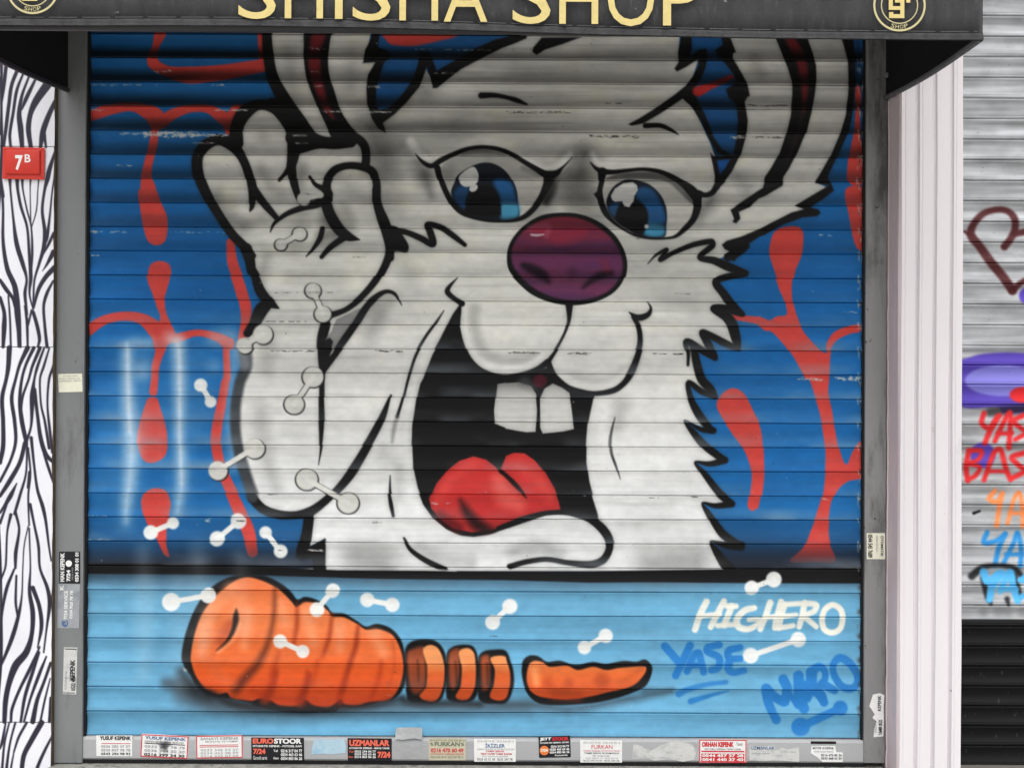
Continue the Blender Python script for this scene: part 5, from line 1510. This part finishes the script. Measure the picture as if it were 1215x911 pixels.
def sticker(label, px, paper, Y, items, rot=0.0, outline=None, group='stickers on the shutter frame', border=None, name='sticker'):
    """px = (x0, y0, x1, y1) in the photo; items = (part, material, kind, ...) in 0..1 sheet coordinates (v up)"""
    x0, y0, x1, y1 = px
    a_, b_ = at(x0, y1, Y), at(x1, y0, Y)
    cx, cz, w, h = (a_.x + b_.x) / 2, (a_.z + b_.z) / 2, b_.x - a_.x, b_.z - a_.z
    ca, sa = math.cos(rot), math.sin(rot)
    def place(dy):
        def fn(u, v):
            X, Z = (u - .5) * w, (v - .5) * h
            return (cx + X * ca - Z * sa, Y - dy, cz + X * sa + Z * ca)
        return fn
    pts = outline or [(0, 0), (1, 0), (1, 1), (0, 1)]
    if outline is None:                                    # corners never stay perfectly sharp
        r = random.Random(label)
        e = lambda: r.uniform(0.004, 0.02)
        pts = [(e(), 0), (1 - e(), r.uniform(-.015, .015)), (1, e()), (1 - r.uniform(0, .01), 1 - e()), (1 - e(), 1), (e(), 1 + r.uniform(-.012, .012)), (0, 1 - e()), (r.uniform(0, .01), e())]
    bm = bmesh.new()
    f0, f1 = place(0.0007), place(-0.0003)
    va = [bm.verts.new(f0(*p)) for p in pts]; vb = [bm.verts.new(f1(*p)) for p in pts]
    bm.faces.new(va); bm.faces.new(vb[::-1])
    for i in range(len(pts)):
        bm.faces.new((va[i], vb[i], vb[(i + 1) % len(pts)], va[(i + 1) % len(pts)]))
    bmesh.ops.recalc_face_normals(bm, faces=bm.faces)
    me = bpy.data.meshes.new(name)
    loc = Vector((cx, Y, cz))
    bmesh.ops.translate(bm, verts=bm.verts, vec=-loc)
    bm.to_mesh(me); bm.free()
    o = bpy.data.objects.new(name, me)
    me.materials.append(paper)
    o.location = loc
    col.objects.link(o)
    tag(o, label, 'sticker', group)
    if border is not None:
        acc = [[], []]
        bw, bh = 0.022, 0.022 * w / h
        for r_ in ((0.005, .995, 0.01, .01 + bh), (0.005, .995, .99 - bh, .99), (0.005, .005 + bw, .01 + bh, .99 - bh), (.995 - bw, .995, .01 + bh, .99 - bh)):
            rect(acc, *r_)
        flat_obj('border', acc, place(0.0011), border, o)
    groups = {}
    for it in items:
        part, m_, lift = it[0], it[1], 0.0012
        acc, _ = groups.setdefault((part, m_.name), ([[], []], m_))
        if it[2] == 't':
            text_into(acc, it[3], *it[4:8], bold=it[8] if len(it) > 8 else 0.02, rot=it[9] if len(it) > 9 else 0)
        elif it[2] == 'r':
            rect(acc, *it[3:7])
        elif it[2] == 'd':
            b0 = len(acc[0])
            acc[0].extend([(it[3] + it[5] * math.cos(t) * h / w, it[4] + it[5] * math.sin(t)) for t in np.linspace(0, 2 * math.pi, 24, endpoint=False)])
            acc[1].append(tuple(range(b0, b0 + 24)))
    for (part, _), (acc, m_) in groups.items():
        flat_obj(part, acc, place(0.0012 if part != 'lettering' else 0.0016), m_, o)
    return o


L = 'lettering'
SB = BR_Y - 0.0003
YS = (114, 872, 157, 896.5)
sticker('white sticker headed YUSUF KEPENK in black, without a red border', YS, WHTM, SB,
        [(L, INKM, 't', 'YUSUF KEPENK', .1, .97, .78, .97, .04), ('stripe', REDM, 'r', .15, .95, .60, .63), (L, GRYM, 't', '0536 283 37 37', .14, .95, .42, .54), (L, GRYM, 't', '0535 837 78 78', .14, .95, .24, .36), (L, INKM, 't', '0543 294 98 93', .14, .95, .06, .18)])
smudged = sticker('white red-edged sticker with a dark spray smudge across its middle', (167, 871.5, 223.5, 898.5), WHTM, SB,
        [(L, BLUM, 't', 'YUSUF KEPENK', .08, .95, .78, .92, .03), ('stripe', INKM, 'r', .08, .93, .585, .62), (L, GRYM, 't', 'KEPENK TAMIR SERVIS', .08, .9, .64, .73), (L, GRYM, 't', '0532 247 78 79', .08, .93, .42, .53), (L, GRYM, 't', '0536 344 30 30', .08, .93, .24, .36), (L, INKM, 't', '0216 399 34 30', .08, .93, .06, .19, .03)],
        rot=math.radians(-2.6), border=REDM)
M_SMUDGE = bpy.data.materials.new('black_spray_mist')
M_SMUDGE.use_nodes = True
_t = M_SMUDGE.node_tree
_b = _t.nodes['Principled BSDF']
_b.inputs['Base Color'].default_value = (0.03, 0.03, 0.04, 1)
_b.inputs['Roughness'].default_value = 0.8
_a = _t.nodes.new('ShaderNodeAttribute'); _a.attribute_name = 'mist'
_t.links.new(_a.outputs['Fac'], _b.inputs['Alpha'])
me = bpy.data.meshes.new('spray_smudge')
c0 = at(195, 884, SB - 0.0022)
vv, ff, al = [(c0.x, SB - 0.0022, c0.z)], [], [0.85]
nr_, ns_ = 7, 28
for r_ in range(1, nr_ + 1):
    for k_ in range(ns_):
        a_ = 2 * math.pi * k_ / ns_
        rad = r_ / nr_ * (0.030 + 0.006 * math.sin(3 * a_) + 0.004 * math.sin(5 * a_ + 1))
        vv.append((c0.x + rad * math.cos(a_), SB - 0.0022, c0.z + rad * 0.9 * math.sin(a_)))
        al.append(0.85 * (0.5 + 0.5 * math.cos(math.pi * r_ / nr_)) ** 1.2)
for k_ in range(ns_):
    ff.append((0, 1 + k_, 1 + (k_ + 1) % ns_))
for r_ in range(nr_ - 1):
    for k_ in range(ns_):
        b0 = 1 + r_ * ns_; b1 = b0 + ns_
        ff.append((b0 + k_, b1 + k_, b1 + (k_ + 1) % ns_, b0 + (k_ + 1) % ns_))
me.from_pydata(vv, [], ff)
at_ = me.attributes.new('mist', 'FLOAT', 'POINT')
at_.data.foreach_set('value', al)
link('spray_smudge', me, M_SMUDGE, smudged)
sticker('white red-edged sticker with rows of faint grey phone numbers', (232.5, 871.8, 288.3, 899), WHTM, SB,
        [(L, GRYM, 't', 'SANAYI KEPENK', .1, .92, .80, .92), (L, GRYM, 't', 'MONTAJ VE TAMIR', .2, .9, .68, .76), ('stripe', REDM, 'r', .08, .9, .56, .59), ('stripe', REDM, 'r', .08, .9, .49, .52), (L, GRYM, 't', '0533 346 54 27', .1, .9, .32, .42, .0), (L, GRYM, 't', '0534 453 08 09', .1, .9, .19, .28, .0), (L, GRYM, 't', '0216 542 07 09', .1, .9, .06, .15, .0)],
        rot=math.radians(1.2), border=REDM)
sticker('black sticker headed EUROSTOOR in red and white', (298, 874.8, 361.2, 901.5), BLKM, SB,
        [(L, SALM, 't', 'EURO', .03, .42, .74, .97, .05), (L, WHTM, 't', 'STOOR', .43, .95, .74, .97, .05), (L, WHTM, 't', 'OTOMATIK KEPENK - FOTOSEL KAPI', .03, .95, .59, .68, .03), (L, SALM, 't', '7/24', .04, .27, .28, .52, .05), (L, WHTM, 't', 'Tel', .42, .5, .38, .48), (L, WHTM, 't', '0216 317 04 77', .56, .96, .36, .5, .03), (L, WHTM, 't', '0554 463 63 46', .56, .96, .2, .33, .03), (L, WHTM, 't', 'Gsm', .42, .52, .06, .16), (L, WHTM, 't', '0554 883 86 26', .56, .96, .03, .16, .03), (L, WHTM, 't', 'Garantili servis', .04, .3, .04, .2, .0)])
sticker('faded pale blue rectangle left by a peeled sticker', (369.5, 876, 410.5, 894.5), FADEB, SB, [], outline=[(0, 0), (.3, .05), (.62, .02), (1, .12), (1, .55), (.94, 1), (.5, .93), (.1, 1), (.02, .5)])
sticker('black sticker headed UZMANLAR in salmon red', (412.3, 875.6, 465, 902), BLKM, SB,
        [(L, SALM, 't', 'UZMANLAR', .04, .95, .66, .94, .05), (L, WHTM, 't', 'OTOMATIK KEPENK - SERVIS TAMIR', .04, .95, .53, .61, .03), (L, SALM, 't', '7/24', .68, .97, .14, .42, .06), (L, WHTM, 't', '0532 294 04 77', .16, .64, .37, .47, .03), (L, WHTM, 't', '0535 343 63 46', .16, .64, .25, .35, .03), (L, WHTM, 't', '0216 883 86 26', .16, .64, .13, .23, .03), (L, SALM, 't', 'Tel', .03, .13, .37, .45), (L, SALM, 't', 'Fax', .03, .13, .14, .22)])
sticker('pale masking patch rising from the bottom rail onto the blue slats', (468.8, 862.4, 501.4, 877), RESID, SB - 0.006, [], outline=[(0, .05), (.3, 0), (.7, .12), (1, 0), (.98, .5), (1, .96), (.5, 1), (.03, .94)])
sticker('beige sticker headed FURKAN with a red phone number', (508.5, 875.3, 552.6, 901.3), BEIM, SB,
        [(L, GRNM, 't', '0216 470 70 90  0532 244 28 16', .03, .97, .86, .95, .0), (L, GRNM, 't', 'FURKAN', .16, .84, .64, .83, .03), (L, REDM, 't', '0216 470 60 49', .06, .94, .36, .55, .03), (L, REDM, 't', 'OTOMATIK KEPENK SERVISI', .05, .95, .25, .32, .0), (L, GRNM, 't', '0532 366 18 33  0532 247 78 12', .06, .94, .1, .2, .0), (L, GRNM, 't', '%', .04, .13, .66, .8), (L, GRNM, 't', '%', .87, .96, .66, .8)])
sticker('white sticker headed IKIZLER in blue', (562.2, 876.4, 612.2, 903), WHTM, SB,
        [(L, GRYM, 't', '0216 470 70 90   0532 244 28 16', .08, .95, .87, .95, .0), (L, BLUM, 't', 'İKİZLER', .27, .74, .63, .84, .02), (L, GRYM, 't', 'KEPENK DARABA VE OTOMATIK SISTEM', .08, .96, .52, .59, .0), (L, REDM, 't', 'TAMIR SERVISI', .28, .72, .43, .5, .02), (L, REDM, 't', 'YENI YAPIM TAMIR BAKIM', .16, .9, .31, .39, .02), (L, GRYM, 't', 'Her marka kumanda', .2, .8, .21, .28, .0), (L, INKM, 't', '0532 42 12 18   0532 247 78', .08, .92, .06, .16, .0)])
sticker('tilted black sticker headed JETT STOOR with an orange disc', (639.2, 872.8, 677, 897.8), BLKM, SB,
        [(L, WHTM, 't', 'JETT', .04, .4, .78, .95, .06), (L, REDM, 't', 'STOOR', .43, .95, .78, .95, .06), (L, WHTM, 't', 'OTOMATIK KEPENK SISTEM', .04, .95, .66, .73, .03), ('disc', ORGM, 'd', .17, .34, .22), (L, CREM, 't', '7/24', .06, .28, .28, .42, .05), (L, WHTM, 't', '0216 312 04 77', .38, .96, .46, .57, .04), (L, WHTM, 't', '0535 463 63 46', .34, .96, .32, .43, .04), (L, WHTM, 't', '0554 883 86 26', .34, .96, .19, .29, .04), (L, WHTM, 't', 'Kumanda', .5, .9, .06, .14)],
        rot=math.radians(2.0))
sticker('white sticker headed FURKAN in thin reddish letters', (688.2, 877.8, 738.2, 904), WHTM, SB,
        [(L, GRYM, 't', '0216 470 70 90   0532 244 28 16', .08, .95, .85, .94, .0), (L, REDM, 't', 'FURKAN', .27, .77, .62, .8, .0), (L, REDM, 't', 'KEPENK DARABA OTOMATIK SISTEM', .08, .95, .5, .56, .0), (L, INKM, 't', 'TAMIR SERVIS VE KUMANDA', .1, .93, .39, .46, .01), (L, INKM, 't', 'Her marka motor', .3, .72, .28, .34, .0), (L, GRYM, 't', '0532 428 42 12   0532 247 18', .14, .9, .16, .23, .0), (L, INKM, 't', '0216 470 70 90   0532 244 28', .08, .93, .05, .12, .0)])
sticker('wide scraped silver remains of a torn off sticker', (749.8, 877.5, 826, 902.8), TORN, SB, [], outline=[(0, .1), (.2, .14), (.35, .04), (.6, .1), (.8, 0), (.96, .08), (1, .4), (.95, .8), (.8, .9), (.7, .98), (.55, .86), (.42, .72), (.3, .5), (.2, .6), (.12, .75), (.02, .8)])
sticker('white and red bordered sticker headed ORHAN KEPENK', (829.2, 876.8, 886, 904.4), WHTM, SB,
        [(L, REDM, 't', 'ORHAN KEPENK', .06, .73, .68, .9, .06), (L, GRYM, 't', 'Tamir', .78, .92, .74, .88, .02), (L, INKM, 't', 'MOTORLU KEPENK YAPIM TAMIR', .12, .88, .55, .62, .0), ('band', REDM, 'r', .05, .95, .46, .52), ('band', REDM, 'r', .05, .95, .06, .40), (L, WHTM, 't', '0544 457 37 38', .07, .93, .25, .38, .04), (L, WHTM, 't', '0541 440 37 40', .07, .93, .08, .21, .04)], border=REDM)
sticker('torn white label with faded blue heading beside ORHAN KEPENK', (889, 884.6, 948.4, 903.4), TORN, SB, [(L, BLUM, 't', 'UZMANLAR', .03, .5, .78, .98, .01), (L, GRYM, 't', 'KEPENK SERVIS', .05, .4, .5, .58, .0), (L, GRYM, 't', 'Montaj  0532', .62, .93, .6, .68, .0)],
        outline=[(0, .1), (.3, .06), (.6, .1), (1, .02), (1, .5), (.99, .92), (.88, .86), (.78, .8), (.66, .88), (.55, .74), (.5, 1), (.2, .98), (0, 1)])
sticker('torn white label with black numbers and a missing lower left corner', (962, 884.6, 999.8, 903.2), WHTM, SB, [(L, INKM, 't', 'MOTOR VE KEPENK', .06, .72, .80, .94, .01), (L, GRYM, 't', 'TAMIR BAKIM SERVIS', .08, .7, .6, .7, .0), (L, INKM, 't', '0216 475 82 36', .32, .97, .36, .5, .02), (L, INKM, 't', '0533 668 63 55', .32, .97, .16, .3, .02)],
        outline=[(.2, .3), (.36, 0), (1, 0), (1, .6), (.8, .62), (.77, 1), (.3, 1), (.02, .98), (0, .55)])
SR = RAIL_Y - 0.0003
sticker('small cream white sticker with faint tiny print halfway up the left guide rail', (69.2, 443.6, 97.8, 465), CREM, SR, [(L, GRYM, 't', 'OTOMATIK KEPENK', .2, .8, .84, .92, .0), (L, GRYM, 't', '0532 428 04 32', .05, .9, .7, .78, .0), (L, GRYM, 't', 'KUMANDA  SERVIS', .05, .95, .57, .65, .0)], rot=math.radians(2.0))
sticker('black sticker with sideways MAN KEPENK lettering on the left guide rail', (70.0, 654, 95.4, 691.6), BLKM, SR, [(L, WHTM, 't', 'MAN KEPENK', .06, .26, .05, .96, .04, 1), (L, WHTM, 't', '7/24', .36, .54, .06, .42, .05, 1), (L, WHTM, 't', '0534 308 01 01', .76, .93, .05, .97, .04, 1), (L, GRYM, 't', 'SERVIS', .6, .68, .1, .5, .0, 1), ('disc', WHTM, 'd', .46, .62, .1)])
sticker('worn silver sticker with sideways 7/24 SERVICE on the left guide rail', (68.4, 692.6, 94.4, 745), SILM, SR, [(L, WHTM, 't', '7/24 SERVICE', .3, .46, .2, .85, .03, 1), (L, WHTM, 't', '0504 920 78 78', .56, .7, .22, .85, .03, 1), (L, BLUM, 't', '@', .2, .5, .03, .2, .04, 1), (L, WHTM, 't', 'K', .08, .26, .86, .97, .03, 1)], rot=math.radians(-1.0))
sticker('narrow scratched white sticker lowest on the left guide rail', (75.0, 767.6, 91.4, 823), TORN, SR, [(L, INKM, 't', 'KEPENK', .5, .86, .3, .74, .03, 1), (L, INKM, 't', '0532 428', .62, .92, .08, .38, .02, 1), (L, GRYM, 't', 'OTOMATIK', .14, .3, .1, .5, .0, 1), ('stripe', INKM, 'r', .08, .95, .955, .975), ('stripe', INKM, 'r', .02, .9, .02, .035)], rot=math.radians(-1.2))
sticker('cream sticker with sideways phone number on the right guide rail', (1028.2, 632.2, 1050.2, 663), CREM, SR, [(L, INKM, 't', '0544 545 7689', .06, .32, .06, .95, .03, -1), (L, INKM, 't', 'OTOMATIK', .76, .9, .1, .9, .02, -1), (L, GRYM, 't', 'KEPENK KUMANDA', .5, .6, .3, .9, .0, -1)])
sticker('torn white sticker with black letters near the foot of the right guide rail', (1031.2, 822, 1049.2, 874), WHTM, SR, [(L, INKM, 't', 'KEPENK', .56, .78, .60, .95, .02, 1), (L, INKM, 't', 'TAMIR 0532', .62, .86, .05, .4, .03, 1), (L, GRYM, 't', 'SERVIS', .36, .5, .1, .3, .0, 1)],
        outline=[(.3, 0), (.95, .02), (.98, .4), (.96, .72), (1, .96), (.7, 1), (.25, .97), (0, .7), (.1, .66), (.36, .52), (.22, .44), (.5, .36), (.34, .18)])
